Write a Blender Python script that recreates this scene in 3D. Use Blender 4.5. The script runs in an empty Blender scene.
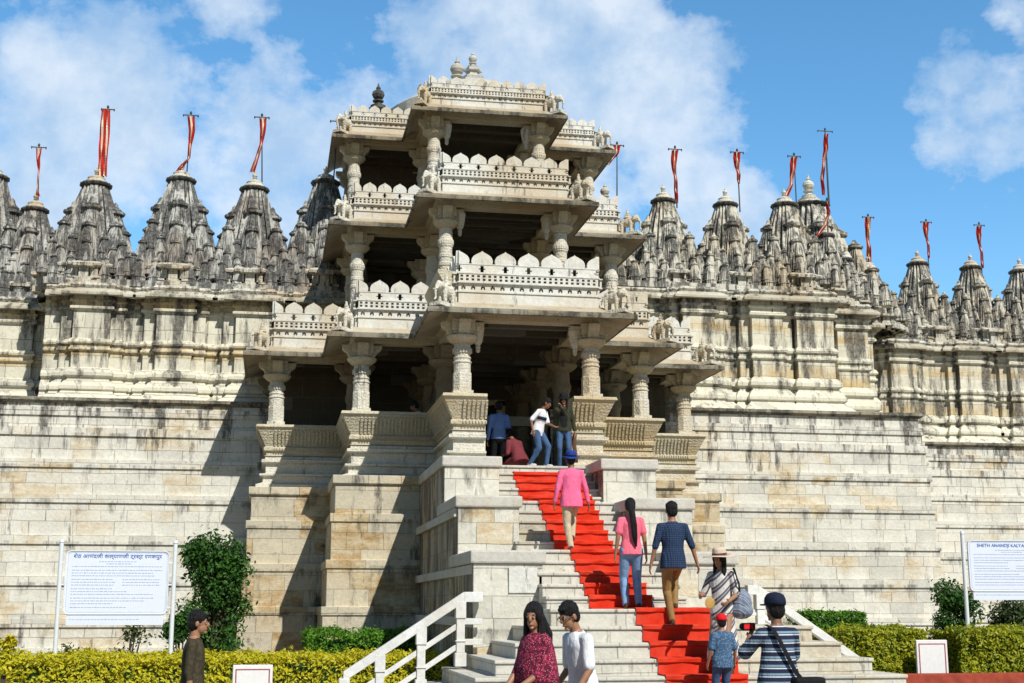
import bpy, bmesh, math, random
from mathutils import Vector, Matrix, Euler
random.seed(7)
PI=math.pi; R_=math.radians
sc=bpy.context.scene; COL=sc.collection
# ---------------------------------------------------------------- camera
F=1350.0; TH=math.atan(266/1350); PH=R_(10.1); CZ=1.6
cam_d=bpy.data.cameras.new('camera'); cam=bpy.data.objects.new('camera',cam_d); COL.objects.link(cam)
cam_d.sensor_width=36; cam_d.lens=36*F/1024; cam_d.clip_end=3000
cam.location=(0,0,CZ); cam.rotation_euler=(PI/2+TH,0,-PH); sc.camera=cam
def P(u,v,Y):
    """a point of the place seen at (u,v), standing at depth Y"""
    x=(u-512)/F; y=-(v-341.5)/F
    f=Vector((math.sin(PH)*math.cos(TH),math.cos(PH)*math.cos(TH),math.sin(TH)))
    r=Vector((math.cos(PH),-math.sin(PH),0)); up=r.cross(f)
    d=f+r*x+up*y; t=Y/d.y
    return Vector((d.x*t,Y,CZ+d.z*t))
def PX(u,v,Y): return P(u,v,Y).x
def PZ(u,v,Y): return P(u,v,Y).z
# ---------------------------------------------------------------- materials
def nodes(name):
    m=bpy.data.materials.new(name); m.use_nodes=True; nt=m.node_tree
    b=nt.nodes['Principled BSDF']; return m,nt,b
def N(nt,t,**k):
    n=nt.nodes.new(t)
    for a,v in k.items(): setattr(n,a,v)
    return n
def L(nt,a,b): nt.links.new(a,b)
def ramp(nt,fac,pts,interp='LINEAR'):
    r=N(nt,'ShaderNodeValToRGB'); r.color_ramp.interpolation=interp
    e=r.color_ramp.elements
    while len(e)<len(pts): e.new(.5)
    for i,(p,c) in enumerate(pts):
        e[i].position=p; e[i].color=(c[0],c[1],c[2],1) if not isinstance(c,(int,float)) else (c,c,c,1)
    L(nt,fac,r.inputs[0]); return r
def mix(nt,f,a,b,mode='MIX'):
    m=N(nt,'ShaderNodeMix',data_type='RGBA',blend_type=mode)
    for s,v in ((m.inputs[0],f),(m.inputs[6],a),(m.inputs[7],b)):
        if hasattr(v,'node'): L(nt,v,s)
        elif isinstance(v,(int,float)): s.default_value=v
        else: s.default_value=(v[0],v[1],v[2],1)
    return m.outputs[2]
def noise(nt,vec,scale,detail=4,rough=.6,sv=None,off=(0,0,0)):
    if sv or off!=(0,0,0):
        mp=N(nt,'ShaderNodeMapping'); mp.inputs['Scale'].default_value=sv or (1,1,1); mp.inputs['Location'].default_value=off; L(nt,vec,mp.inputs[0]); vec=mp.outputs[0]
    n=N(nt,'ShaderNodeTexNoise'); n.inputs['Scale'].default_value=scale; n.inputs['Detail'].default_value=detail; n.inputs['Roughness'].default_value=rough
    L(nt,vec,n.inputs['Vector']); return n.outputs[0]
def plain(name,c,rough=.7,spec=.3,var=.12,vs=12,bump=0,bs=60):
    m,nt,b=nodes(name); b.inputs['Roughness'].default_value=rough; b.inputs['Specular IOR Level'].default_value=spec
    tc=N(nt,'ShaderNodeTexCoord').outputs['Object']
    n=noise(nt,tc,vs,3)
    r=ramp(nt,n,[(.3,[x*(1-var) for x in c]),(.7,[min(1,x*(1+var)) for x in c])])
    L(nt,r.outputs[0],b.inputs['Base Color'])
    if bump:
        bp=N(nt,'ShaderNodeBump'); bp.inputs['Strength'].default_value=bump; bp.inputs['Distance'].default_value=.02
        L(nt,noise(nt,tc,bs,3),bp.inputs['Height']); L(nt,bp.outputs[0],b.inputs['Normal'])
    return m
def stone(name,light=(.68,.63,.52),tan=(.50,.36,.19),grey=(.42,.41,.37),dark=(.06,.055,.05),brick=None,tan_t=.62,streak=.62,streak_w=.1,patch=.7,sscale=3.0,top_z=None,ochre=None,wide=0.02,ledges=None,carve=0,bvar=.24):
    """weathered marble; brick=(block width,row height) adds coursed masonry"""
    m,nt,b=nodes(name); b.inputs['Roughness'].default_value=.78; b.inputs['Specular IOR Level'].default_value=.25
    pos=N(nt,'ShaderNodeNewGeometry').outputs['Position']
    big=noise(nt,pos,.55,4,.6); med=noise(nt,pos,2.3,5,.65,off=(3,1,7)); fine=noise(nt,pos,14,4,.7)
    col=mix(nt,ramp(nt,med,[(.35,0),(.7,1)]).outputs[0],light,[x*.86 for x in light])
    hgt=fine
    if brick:
        w,h=brick
        sp=N(nt,'ShaderNodeSeparateXYZ'); L(nt,pos,sp.inputs[0])
        ad=N(nt,'ShaderNodeMath',operation='ADD'); L(nt,sp.outputs[0],ad.inputs[0]); L(nt,sp.outputs[1],ad.inputs[1])
        wob=noise(nt,pos,1.1,2,.5)
        zc=N(nt,'ShaderNodeCombineXYZ'); L(nt,sp.outputs[2],zc.inputs[2])
        w1=noise(nt,zc.outputs[0],1.35,2,.5,off=(w*7,h*5,0))
        wm0=N(nt,'ShaderNodeMath',operation='MULTIPLY_ADD'); L(nt,w1,wm0.inputs[0]); wm0.inputs[1].default_value=.55; L(nt,sp.outputs[2],wm0.inputs[2])
        wm=N(nt,'ShaderNodeMath',operation='MULTIPLY_ADD'); L(nt,wob,wm.inputs[0]); wm.inputs[1].default_value=.05; L(nt,wm0.outputs[0],wm.inputs[2])
        xc=N(nt,'ShaderNodeCombineXYZ'); L(nt,ad.outputs[0],xc.inputs[0]); L(nt,sp.outputs[2],xc.inputs[2])
        w2=noise(nt,xc.outputs[0],.8,1,.4,sv=(1,1,.12))
        xm=N(nt,'ShaderNodeMath',operation='MULTIPLY_ADD'); L(nt,w2,xm.inputs[0]); xm.inputs[1].default_value=.9; L(nt,ad.outputs[0],xm.inputs[2])
        cb=N(nt,'ShaderNodeCombineXYZ'); L(nt,xm.outputs[0],cb.inputs[0]); L(nt,wm.outputs[0],cb.inputs[1])
        cols=[]
        for (ww,hh,off) in ((w,h,.5),):
            bk=N(nt,'ShaderNodeTexBrick'); bk.offset=.43; bk.offset_frequency=2; bk.squash=1.45; bk.squash_frequency=3
            bk.inputs['Scale'].default_value=1; bk.inputs['Brick Width'].default_value=ww; bk.inputs['Row Height'].default_value=hh
            bk.inputs['Mortar Size'].default_value=.007; bk.inputs['Mortar Smooth'].default_value=.3
            bk.inputs['Color1'].default_value=(0,0,0,1); bk.inputs['Color2'].default_value=(1,1,1,1); bk.inputs['Mortar'].default_value=(.5,.5,.5,1)
            L(nt,cb.outputs[0],bk.inputs['Vector'])
        # tan blocks where the block's own random value plus a broad noise is high
        s=N(nt,'ShaderNodeMath',operation='MULTIPLY_ADD'); L(nt,bk.outputs['Color'],s.inputs[0]); s.inputs[1].default_value=bvar; L(nt,big,s.inputs[2])
        t=ramp(nt,s.outputs[0],[(tan_t,0),(tan_t+.16,1)]).outputs[0]
        veins=noise(nt,pos,2.0,6,.75,sv=(1,1,2.6),off=(9,2,4))
        tcol=mix(nt,ramp(nt,veins,[(.36,0),(.62,1)]).outputs[0],tan,[x*1.45 for x in light] if False else [light[0]*.9,light[1]*.86,light[2]*.78])
        col=mix(nt,t,col,tcol)
        g=ramp(nt,bk.outputs['Color'],[(.0,1),(.22,0)]).outputs[0]
        gm=N(nt,'ShaderNodeMath',operation='MULTIPLY'); L(nt,g,gm.inputs[0]); gm.inputs[1].default_value=.28
        col=mix(nt,gm.outputs[0],col,grey)
        br=ramp(nt,bk.outputs['Color'],[(0,.90),(1,1.04)]).outputs[0]
        col=mix(nt,1.0,col,br,'MULTIPLY')
        mm=N(nt,'ShaderNodeMath',operation='MULTIPLY'); L(nt,bk.outputs['Fac'],mm.inputs[0]); L(nt,ramp(nt,med,[(.35,.25),(.6,.85)]).outputs[0],mm.inputs[1])
        col=mix(nt,mm.outputs[0],col,[x*.45 for x in grey])
        hm=N(nt,'ShaderNodeMath',operation='MULTIPLY_ADD'); L(nt,bk.outputs['Fac'],hm.inputs[0]); hm.inputs[1].default_value=-.9; L(nt,fine,hm.inputs[2]); hgt=hm.outputs[0]
    else:
        t=ramp(nt,big,[(tan_t-.1,0),(tan_t+.08,.75)]).outputs[0]
        col=mix(nt,t,col,tan)
    if ochre:
        for (z0,z1) in ochre:
            sp2=N(nt,'ShaderNodeSeparateXYZ'); L(nt,pos,sp2.inputs[0])
            mr=N(nt,'ShaderNodeMapRange'); mr.inputs[1].default_value=z0; mr.inputs[2].default_value=z1; L(nt,sp2.outputs[2],mr.inputs[0])
            rr=ramp(nt,mr.outputs[0],[(0,0),(.15,1),(.6,.8),(1,0)]).outputs[0]
            m2=N(nt,'ShaderNodeMath',operation='MULTIPLY'); L(nt,rr,m2.inputs[0]); L(nt,ramp(nt,med,[(.3,.2),(.65,.9)]).outputs[0],m2.inputs[1])
            col=mix(nt,m2.outputs[0],col,(.58,.41,.17))
    # dirt: run-off streaks and blotches
    st=noise(nt,pos,sscale,6,.72,sv=(1,1,.16)); bl=noise(nt,pos,1.4,7,.78,off=(5,5,5))
    a=ramp(nt,st,[(streak,0),(streak+streak_w,1)]).outputs[0]
    c2=ramp(nt,bl,[(patch,0),(patch+.1,1)]).outputs[0]
    if top_z is not None:
        sp3=N(nt,'ShaderNodeSeparateXYZ'); L(nt,pos,sp3.inputs[0])
        mr=N(nt,'ShaderNodeMapRange'); mr.inputs[1].default_value=top_z-1.7; mr.inputs[2].default_value=top_z; L(nt,sp3.outputs[2],mr.inputs[0])
        s4=N(nt,'ShaderNodeMath',operation='MULTIPLY_ADD'); L(nt,mr.outputs[0],s4.inputs[0]); s4.inputs[1].default_value=.13; L(nt,st,s4.inputs[2])
        a=ramp(nt,s4.outputs[0],[(streak,0),(streak+streak_w,1)]).outputs[0]
    if ledges:   # run-off stains hanging below each projecting course
        zs=sorted(ledges); Z1=max(zs)+.05
        sp5=N(nt,'ShaderNodeSeparateXYZ'); L(nt,pos,sp5.inputs[0]); m5=N(nt,'ShaderNodeMapRange'); m5.inputs[1].default_value=0; m5.inputs[2].default_value=Z1; L(nt,sp5.outputs[2],m5.inputs[0])
        st_=[(0,0)]
        for zz in zs:
            lo=max(st_[-1][0]*Z1+.01,zz-.45)
            st_+=[(lo/Z1,0),((zz-.03)/Z1,1),(zz/Z1,0)]
        rl=ramp(nt,m5.outputs[0],st_[:31]).outputs[0]
        s6=N(nt,'ShaderNodeMath',operation='MULTIPLY_ADD'); L(nt,rl,s6.inputs[0]); s6.inputs[1].default_value=.13
        L(nt,noise(nt,pos,2.4,6,.75,sv=(1,1,.30),off=(7,7,1)),s6.inputs[2])
        al=ramp(nt,s6.outputs[0],[(.60,0),(.74,.8)]).outputs[0]
        mx=N(nt,'ShaderNodeMath',operation='MAXIMUM'); L(nt,a,mx.inputs[0]); L(nt,al,mx.inputs[1]); a=mx.outputs[0]
    dk=N(nt,'ShaderNodeMath',operation='MAXIMUM'); L(nt,a,dk.inputs[0]); L(nt,c2,dk.inputs[1])
    dm=N(nt,'ShaderNodeMath',operation='MULTIPLY'); L(nt,dk.outputs[0],dm.inputs[0]); L(nt,ramp(nt,fine,[(.3,.55),(.6,.95)]).outputs[0],dm.inputs[1])
    col=mix(nt,dm.outputs[0],col,dark)
    col=mix(nt,1.0,col,ramp(nt,fine,[(.3,.84),(.7,1.05)]).outputs[0],'MULTIPLY')
    L(nt,col,b.inputs['Base Color'])
    if carve:
        vo=N(nt,'ShaderNodeTexVoronoi'); vo.inputs['Scale'].default_value=carve; L(nt,pos,vo.inputs['Vector'])
        spz=N(nt,'ShaderNodeSeparateXYZ'); L(nt,pos,spz.inputs[0]); sn=N(nt,'ShaderNodeMath',operation='SINE'); q_=N(nt,'ShaderNodeMath',operation='MULTIPLY'); L(nt,spz.outputs[2],q_.inputs[0]); q_.inputs[1].default_value=95; L(nt,q_.outputs[0],sn.inputs[0])
        q2=N(nt,'ShaderNodeMath',operation='MULTIPLY_ADD'); L(nt,sn.outputs[0],q2.inputs[0]); q2.inputs[1].default_value=.10; L(nt,vo.outputs['Distance'],q2.inputs[2])
        q3=N(nt,'ShaderNodeMath',operation='ADD'); L(nt,q2.outputs[0],q3.inputs[0]); L(nt,hgt,q3.inputs[1]); hgt=q3.outputs[0]
        # darker grey in the hollows of the carving
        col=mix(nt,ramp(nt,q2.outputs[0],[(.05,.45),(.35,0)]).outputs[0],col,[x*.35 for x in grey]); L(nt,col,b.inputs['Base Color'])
    bp=N(nt,'ShaderNodeBump'); bp.inputs['Strength'].default_value=.65; bp.inputs['Distance'].default_value=wide; L(nt,hgt,bp.inputs['Height']); L(nt,bp.outputs[0],b.inputs['Normal'])
    return m
M={}
LZ=[6.34,5.84,5.05,4.19,3.19,2.21,1.23,.55]; PL=[3.45,2.48,1.52]
M['wall']=stone('coursed_marble',brick=(.60,.30),ledges=LZ+[6.7],light=(.79,.765,.675),top_z=6.5,streak=.60,patch=.64,tan_t=.66,bvar=.27,tan=(.52,.39,.22))
M['inner']=stone('shade_dark_marble',light=(.30,.27,.20),tan=(.22,.16,.09),tan_t=.5,streak=.55,patch=.6)  # marble of the inner columns, hall shade put into its darker colour
M['pier']=stone('pier_marble',bvar=.5,brick=(.75,.44),ledges=PL+[4.2,.5],light=(.70,.62,.46),streak=.56,patch=.59,tan_t=.66,tan=(.40,.25,.10))
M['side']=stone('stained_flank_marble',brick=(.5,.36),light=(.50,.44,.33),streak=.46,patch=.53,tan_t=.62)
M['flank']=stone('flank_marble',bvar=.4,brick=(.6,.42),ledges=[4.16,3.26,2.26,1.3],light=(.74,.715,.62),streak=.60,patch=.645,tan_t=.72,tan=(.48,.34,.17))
M['cap']=stone('grey_marble_coping',light=(.60,.58,.52),tan=(.42,.36,.26),tan_t=.6,streak=.66,patch=.64,sscale=5)
M['carved']=stone('carved_marble',carve=26,light=(.72,.69,.59),tan=(.52,.40,.24),tan_t=.56,streak=.58,patch=.62,sscale=5)
M['white']=stone('white_marble',light=(.74,.735,.68),tan=(.56,.47,.33),tan_t=.54,streak=.58,patch=.62,sscale=5)
M['pale']=stone('bench_marble',carve=24,light=(.62,.56,.42),tan=(.48,.37,.2),tan_t=.55,streak=.7,patch=.74,sscale=5)
M['ochre']=stone('upper_wall_marble',light=(.76,.72,.58),tan=(.58,.45,.24),brick=(.5,.36),tan_t=.86,streak=.60,patch=.70,top_z=8.2,ochre=((7.9,8.35),(9.2,9.6)),sscale=2.2)
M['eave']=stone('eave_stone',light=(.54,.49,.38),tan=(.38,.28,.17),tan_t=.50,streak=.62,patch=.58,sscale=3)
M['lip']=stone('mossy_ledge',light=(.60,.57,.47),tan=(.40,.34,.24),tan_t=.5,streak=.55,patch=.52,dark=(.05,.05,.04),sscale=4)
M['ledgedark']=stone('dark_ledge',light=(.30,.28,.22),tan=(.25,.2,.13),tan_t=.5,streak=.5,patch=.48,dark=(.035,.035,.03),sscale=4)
M['spire']=stone('spire_stone',light=(.58,.575,.53),tan=(.27,.20,.14),grey=(.3,.3,.28),tan_t=.60,streak=.43,streak_w=.09,patch=.52,dark=(.035,.036,.038),sscale=4.6,wide=.02)
M['spire2']=stone('spire_stone_pale',light=(.66,.63,.54),tan=(.48,.38,.24),tan_t=.58,streak=.45,streak_w=.08,patch=.53,dark=(.032,.035,.038),sscale=4.8,wide=.02)
M['amalaka']=stone('dark_disc_stone',light=(.16,.165,.15),tan=(.13,.11,.08),tan_t=.5,streak=.46,patch=.46,dark=(.03,.03,.03),sscale=5)
M['tier']=stone('spire_tier_stone',carve=18,light=(.66,.64,.55),tan=(.45,.34,.2),tan_t=.56,streak=.48,streak_w=.1,patch=.60,dark=(.06,.055,.05),sscale=4.5)
M['step']=stone('step_marble',brick=(.8,1.0),light=(.68,.65,.57),tan=(.46,.38,.25),tan_t=.60,streak=.58,patch=.62,sscale=6)
M['interior']=stone('shade_dark_stone',light=(.10,.09,.065),tan=(.08,.055,.035),brick=(.8,.4),tan_t=.6)  # stone colour darkened to deepen the shade inside the porch
M['doorway_dark']=plain('doorway_shade',(.03,.025,.02))  # near-black colour painted in for the darkness of the door opening
M['ground']=stone('earth_paving',light=(.27,.235,.175),tan=(.2,.15,.09),brick=None,tan_t=.5,streak=.9,patch=.9)
M['rail']=stone('painted_white_rail',light=(.78,.78,.76),tan=(.6,.55,.46),tan_t=.64,streak=.64,patch=.68,dark=(.3,.27,.22),sscale=9,wide=.008)
M['metal']=plain('white_painted_metal',(.72,.76,.8),.35,.5,.04)
M['board']=plain('sign_board',(.72,.77,.9),.4,.5,.02)
M['ink']=plain('blue_lettering',(.10,.2,.5),.6)
M['inkpale']=plain('small_blue_lettering',(.50,.58,.78),.6)
M['pole']=plain('dark_pole',(.06,.07,.07),.5)
M['red']=plain('flag_red',(.52,.03,.02),.8,.1)
M['cream']=plain('flag_cream',(.75,.66,.5),.8,.1)
M['gold']=plain('flag_gold',(.62,.42,.1),.8,.1)
M['kerb']=plain('red_painted_kerb',(.33,.06,.035),.8,.2,.25,6)
M['plaque']=plain('white_plaque',(.78,.77,.76),.5,.4,.05)
M['plaquered']=plain('maroon_line',(.35,.08,.1),.6)
def carpet_mat():
    m,nt,b=nodes('red_carpet'); b.inputs['Roughness'].default_value=.95; b.inputs['Specular IOR Level'].default_value=.1
    pos=N(nt,'ShaderNodeNewGeometry').outputs['Position']
    n=noise(nt,pos,5,5,.7); f=noise(nt,pos,90,2)
    c=ramp(nt,n,[(.3,(.56,.032,.013)),(.7,(.70,.052,.022))]).outputs[0]
    c=mix(nt,ramp(nt,noise(nt,pos,2.2,6,.7,off=(3,3,3)),[(.46,0),(.72,.30)]).outputs[0],c,(.52,.16,.11)); L(nt,c,b.inputs['Base Color'])
    bp=N(nt,'ShaderNodeBump'); bp.inputs['Strength'].default_value=.5; bp.inputs['Distance'].default_value=.01
    ad=N(nt,'ShaderNodeMath',operation='ADD'); L(nt,n,ad.inputs[0]); L(nt,f,ad.inputs[1]); L(nt,ad.outputs[0],bp.inputs['Height']); L(nt,bp.outputs[0],b.inputs['Normal']); return m
M['carpet']=carpet_mat()
M['mat']=plain('grey_mat',(.22,.17,.16),.9)
def leafmat(name,c1,c2,c3):
    m,nt,b=nodes(name); b.inputs['Roughness'].default_value=.5; b.inputs['Specular IOR Level'].default_value=.35
    pos=N(nt,'ShaderNodeNewGeometry').outputs['Position']
    n=noise(nt,pos,9,3,.8); o=noise(nt,pos,1.6,3,.6)
    c=ramp(nt,n,[(.3,c1),(.5,c2),(.72,c3)]).outputs[0]
    c=mix(nt,ramp(nt,o,[(.35,.0),(.7,.55)]).outputs[0],c,c1)
    L(nt,c,b.inputs['Base Color'])
    b.inputs['Subsurface Weight'].default_value=0
    tr=N(nt,'ShaderNodeBsdfTranslucent'); L(nt,c,tr.inputs['Color']); ms=N(nt,'ShaderNodeMixShader'); ms.inputs[0].default_value=.3
    L(nt,b.outputs[0],ms.inputs[1]); L(nt,tr.outputs[0],ms.inputs[2]); L(nt,ms.outputs[0],nt.nodes['Material Output'].inputs[0]); return m
M['leafy']=leafmat('yellow_hedge_leaf',(.34,.36,.02),(.66,.58,.02),(.82,.68,.03))
M['leafy2']=leafmat('olive_hedge_leaf',(.15,.22,.02),(.40,.42,.02),(.62,.56,.03))
M['leafg']=leafmat('green_leaf',(.05,.14,.012),(.12,.30,.02),(.24,.46,.03))
M['leafd']=leafmat('dark_green_leaf',(.015,.05,.012),(.03,.11,.02),(.07,.19,.03))
M['leafg2']=leafmat('mid_green_leaf',(.018,.06,.012),(.045,.14,.018),(.12,.27,.03))
M['leafo']=leafmat('dusty_green_leaf',(.03,.06,.02),(.07,.11,.03),(.15,.19,.06))
M['bark']=plain('bark',(.09,.065,.045),.9)
# ---------------------------------------------------------------- mesh builder
class MB:
    def __init__(s): s.v=[]; s.f=[]; s.mi=[]; s.cur=0
    def add(s,vs,fs):
        o=len(s.v); s.v+= [tuple(p) for p in vs]
        for f in fs: s.f.append(tuple(i+o for i in f)); s.mi.append(s.cur)
        return s
    def box(s,x0,x1,y0,y1,z0,z1):
        vs=[(x,y,z) for z in (z0,z1) for y in (y0,y1) for x in (x0,x1)]
        return s.add(vs,[(0,2,3,1),(4,5,7,6),(0,1,5,4),(2,6,7,3),(0,4,6,2),(1,3,7,5)])
    def obox(s,c,ax,ay,az):
        c=Vector(c); vs=[c+ax*i+ay*j+az*k for k in (-1,1) for j in (-1,1) for i in (-1,1)]
        return s.add(vs,[(0,2,3,1),(4,5,7,6),(0,1,5,4),(2,6,7,3),(0,4,6,2),(1,3,7,5)])
    def lathe(s,c,prof,n=16,ribs=0):
        vs=[];fs=[]
        for (r,z) in prof:
            for i in range(n):
                a=2*PI*i/n; rr=r*(1+(ribs if i%2 else 0)); vs.append((c[0]+rr*math.cos(a),c[1]+rr*math.sin(a),c[2]+z))
        m=len(prof)
        for j in range(m-1):
            for i in range(n):
                k=(i+1)%n; fs.append((j*n+i,j*n+k,(j+1)*n+k,(j+1)*n+i))
        fs.append(tuple(range(n-1,-1,-1))); fs.append(tuple((m-1)*n+i for i in range(n)))
        return s.add(vs,fs)
    def loft(s,rings,cap=True):
        n=len(rings[0]); vs=[p for r in rings for p in r]; fs=[]
        for j in range(len(rings)-1):
            for i in range(n):
                k=(i+1)%n; fs.append((j*n+i,j*n+k,(j+1)*n+k,(j+1)*n+i))
        if cap: fs.append(tuple(range(n-1,-1,-1))); fs.append(tuple((len(rings)-1)*n+i for i in range(n)))
        return s.add(vs,fs)
    def sweep(s,path,prof,closed=False,cap=False):
        """profile of (outward offset, z) along a plan path; outward is on the right of travel"""
        n=len(path); ms=[]
        def nr(a,b):
            d=Vector((b[0]-a[0],b[1]-a[1])).normalized(); return Vector((d.y,-d.x))
        for i in range(n):
            if closed: n1=nr(path[i-1],path[i]); n2=nr(path[i],path[(i+1)%n])
            else:
                n1=nr(path[i-1],path[i]) if i else nr(path[0],path[1]); n2=nr(path[i],path[i+1]) if i<n-1 else n1
            ms.append((n1+n2)/max(.2,1+n1.dot(n2)))
        vs=[(p[0]+m.x*o,p[1]+m.y*o,z) for p,m in zip(path,ms) for (o,z) in prof]; k=len(prof); fs=[]
        for i in range(n if closed else n-1):
            j=(i+1)%n
            for q in range(k-1): fs.append((i*k+q,j*k+q,j*k+q+1,i*k+q+1))
        if cap and not closed: fs.append(tuple(range(k))); fs.append(tuple((n-1)*k+q for q in range(k-1,-1,-1)))
        return s.add(vs,fs)
    def prism(s,poly,z0,z1):
        n=len(poly); vs=[(p[0],p[1],z0) for p in poly]+[(p[0],p[1],z1) for p in poly]
        fs=[(i,(i+1)%n,(i+1)%n+n,i+n) for i in range(n)]+[tuple(range(n-1,-1,-1)),tuple(range(n,2*n))]
        return s.add(vs,fs)
    def tube(s,pts,rads,n=8):
        rings=[]
        for i,p in enumerate(pts):
            p=Vector(p); d=(Vector(pts[min(i+1,len(pts)-1)])-Vector(pts[max(i-1,0)])).normalized()
            a=d.cross(Vector((0.13,.31,.94))); 
            if a.length<.1: a=d.cross(Vector((1,0,0)))
            a.normalize(); b=d.cross(a); r=rads[i] if isinstance(rads,(list,tuple)) else rads
            rings.append([p+(a*math.cos(2*PI*k/n)+b*math.sin(2*PI*k/n))*r for k in range(n)])
        return s.loft(rings)
    def ell(s,c,r,rot=None,n=12,m=8):
        vs=[];fs=[];c=Vector(c)
        for j in range(1,m):
            t=PI*j/m
            for i in range(n):
                a=2*PI*i/n; p=Vector((r[0]*math.sin(t)*math.cos(a),r[1]*math.sin(t)*math.sin(a),r[2]*math.cos(t)))
                if rot: p.rotate(rot)
                vs.append(c+p)
        a=Vector((0,0,r[2]));b=Vector((0,0,-r[2]))
        if rot: a.rotate(rot); b.rotate(rot)
        vs+=[c+a,c+b]; T=len(vs)-2
        for j in range(m-2):
            for i in range(n): k=(i+1)%n; fs.append((j*n+i,(j+1)*n+i,(j+1)*n+k,j*n+k))
        for i in range(n): k=(i+1)%n; fs.append((T,i,k)); fs.append((T+1,(m-2)*n+k,(m-2)*n+i))
        return s.add(vs,fs)
    def seg(s,a,b,ra,rb,n=12):
        a=Vector(a);b=Vector(b); s.tube([a,a.lerp(b,.33),a.lerp(b,.66),b],[ra,ra+(rb-ra)*.33,ra+(rb-ra)*.66,rb],n); s.ell(a,(ra,)*3,n=n); s.ell(b,(rb,)*3,n=n); return s
    def build(s,name,mats,parent=None,smooth=False,bevel=0,recalc=True,remesh=0,sm=2,solid=0):
        if not isinstance(mats,(list,tuple)): mats=[mats]
        o0=Vector((0,0,0))
        if parent is not None:
            q=parent
            while q is not None: o0=o0+Vector(q.location); q=q.parent
        me=bpy.data.meshes.new(name); me.from_pydata([(p[0]-o0.x,p[1]-o0.y,p[2]-o0.z) for p in s.v],[],s.f)
        for m_ in mats: me.materials.append(M[m_] if isinstance(m_,str) else m_)
        if len(mats)>1: me.polygons.foreach_set('material_index',s.mi)
        if recalc:
            bm=bmesh.new(); bm.from_mesh(me); bmesh.ops.recalc_face_normals(bm,faces=bm.faces); bm.to_mesh(me); bm.free()
        o=bpy.data.objects.new(name,me); COL.objects.link(o)
        if parent is not None: o.parent=parent
        if remesh:
            r=o.modifiers.new('r','REMESH'); r.mode='VOXEL'; r.voxel_size=remesh
            t=o.modifiers.new('s','SMOOTH'); t.factor=.5; t.iterations=sm
            dg=bpy.context.evaluated_depsgraph_get(); nm=bpy.data.meshes.new_from_object(o.evaluated_get(dg)); o.modifiers.clear()
            if not nm.materials:
                for m_ in mats: nm.materials.append(M[m_] if isinstance(m_,str) else m_)
            o.data=nm; nm.name=name; smooth=True
        if bevel:
            bv=o.modifiers.new('b','BEVEL'); bv.width=bevel; bv.segments=2; bv.limit_method='ANGLE'; bv.angle_limit=R_(50)
        if solid:
            so=o.modifiers.new('t','SOLIDIFY'); so.thickness=solid
        if smooth: o.data.polygons.foreach_set('use_smooth',[True]*len(o.data.polygons))
        return o
def tag(o,label=None,cat=None,group=None,kind=None):
    if label: o['label']=label
    if cat: o['category']=cat
    if group: o['group']=group
    if kind: o['kind']=kind
    return o
def thing(name,label,cat,loc=(0,0,0),rz=0,group=None):
    o=bpy.data.objects.new(name,None); o.empty_display_size=.2; COL.objects.link(o); o.location=loc; o.rotation_euler=(0,0,rz)
    return tag(o,label,cat,group)
def cp(o,parent,loc=None,rz=None,sc_=None):
    c=o.copy(); COL.objects.link(c); c.parent=parent
    if loc is not None: c.location=loc
    if rz is not None: c.rotation_euler=(0,0,rz)
    if sc_ is not None: c.scale=sc_
    for ch in list(o.children):
        cp(ch,c)
    return c
# ---------------------------------------------------------------- plan of the temple
XC=5.16; W=[1.36,3.24,5.10]; ROW=[27.2,30.1,32.7,35.1]
LW=34.5   # face of the high retaining wall
EZ=[7.5,10.8,13.93]
temple=thing('temple','carved marble temple with columned entrance storeys and a skyline of pointed spires','temple',(XC,LW,0))
def outline(k0,n,yend,ext=0):
    """stepped front of the porch from left to right, starting at row k0"""
    pts=[(XC-W[n-1]-ext,yend)]
    for k in range(n-1,-1,-1):
        pts.append((XC-W[k]-ext,ROW[k0+k]-ext))
        if k: pts.append((XC-W[k-1]-ext,ROW[k0+k]-ext))
    pts=pts+[(2*XC-x,y) for x,y in reversed(pts)]
    return pts
# ---- retaining walls
LZ=[6.34,5.84,5.05,4.19,3.19,2.21,1.23,.55]
def wallprof(top,levels,b0=0.0,per=.055,lip=.10,lh=.20):
    pr=[(-.6,top),(b0,top)]; o=b0
    for z in levels:
        pr+=[(o,z+lh*.55),(o+lip,z+lh*.55),(o+lip,z-lh*.45),(o+lip-.02,z-lh*.45),(o+per,z-lh*.5)]; o+=per
    pr.append((o,-.3)); return pr
def rwall(path,top,levels,mat='wall',**k):
    m=MB(); m.sweep(path,wallprof(top,levels,**k)); return m.build('retaining_wall',mat,temple)
rwall([(-16,LW),(XC-2,LW)],6.56,LZ)
XR=17.55
rwall([(XC+2,LW),(XR,LW),(XR,37.5),(19.1,37.5),(19.1,40.5),(40,40.5)],6.72,LZ)
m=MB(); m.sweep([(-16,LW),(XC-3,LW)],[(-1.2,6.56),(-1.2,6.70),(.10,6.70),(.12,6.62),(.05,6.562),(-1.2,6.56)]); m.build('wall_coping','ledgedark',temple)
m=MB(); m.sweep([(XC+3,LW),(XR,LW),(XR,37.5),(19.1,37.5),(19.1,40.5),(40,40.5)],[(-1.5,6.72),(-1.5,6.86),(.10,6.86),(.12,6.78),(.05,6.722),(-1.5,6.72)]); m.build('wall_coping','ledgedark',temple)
# slab roof on top of the retaining wall (the terrace the spires stand on)
m=MB(); m.prism([(-16,LW+.5),(XC,LW+.5),(XC,LW+.3),(XR-.5,LW+.3),(XR-.5,37.9),(18.6,37.9),(18.6,40.9),(40,40.9),(40,60),(-16,60)],6.3,6.55); m.build('terrace','cap',temple)
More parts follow.
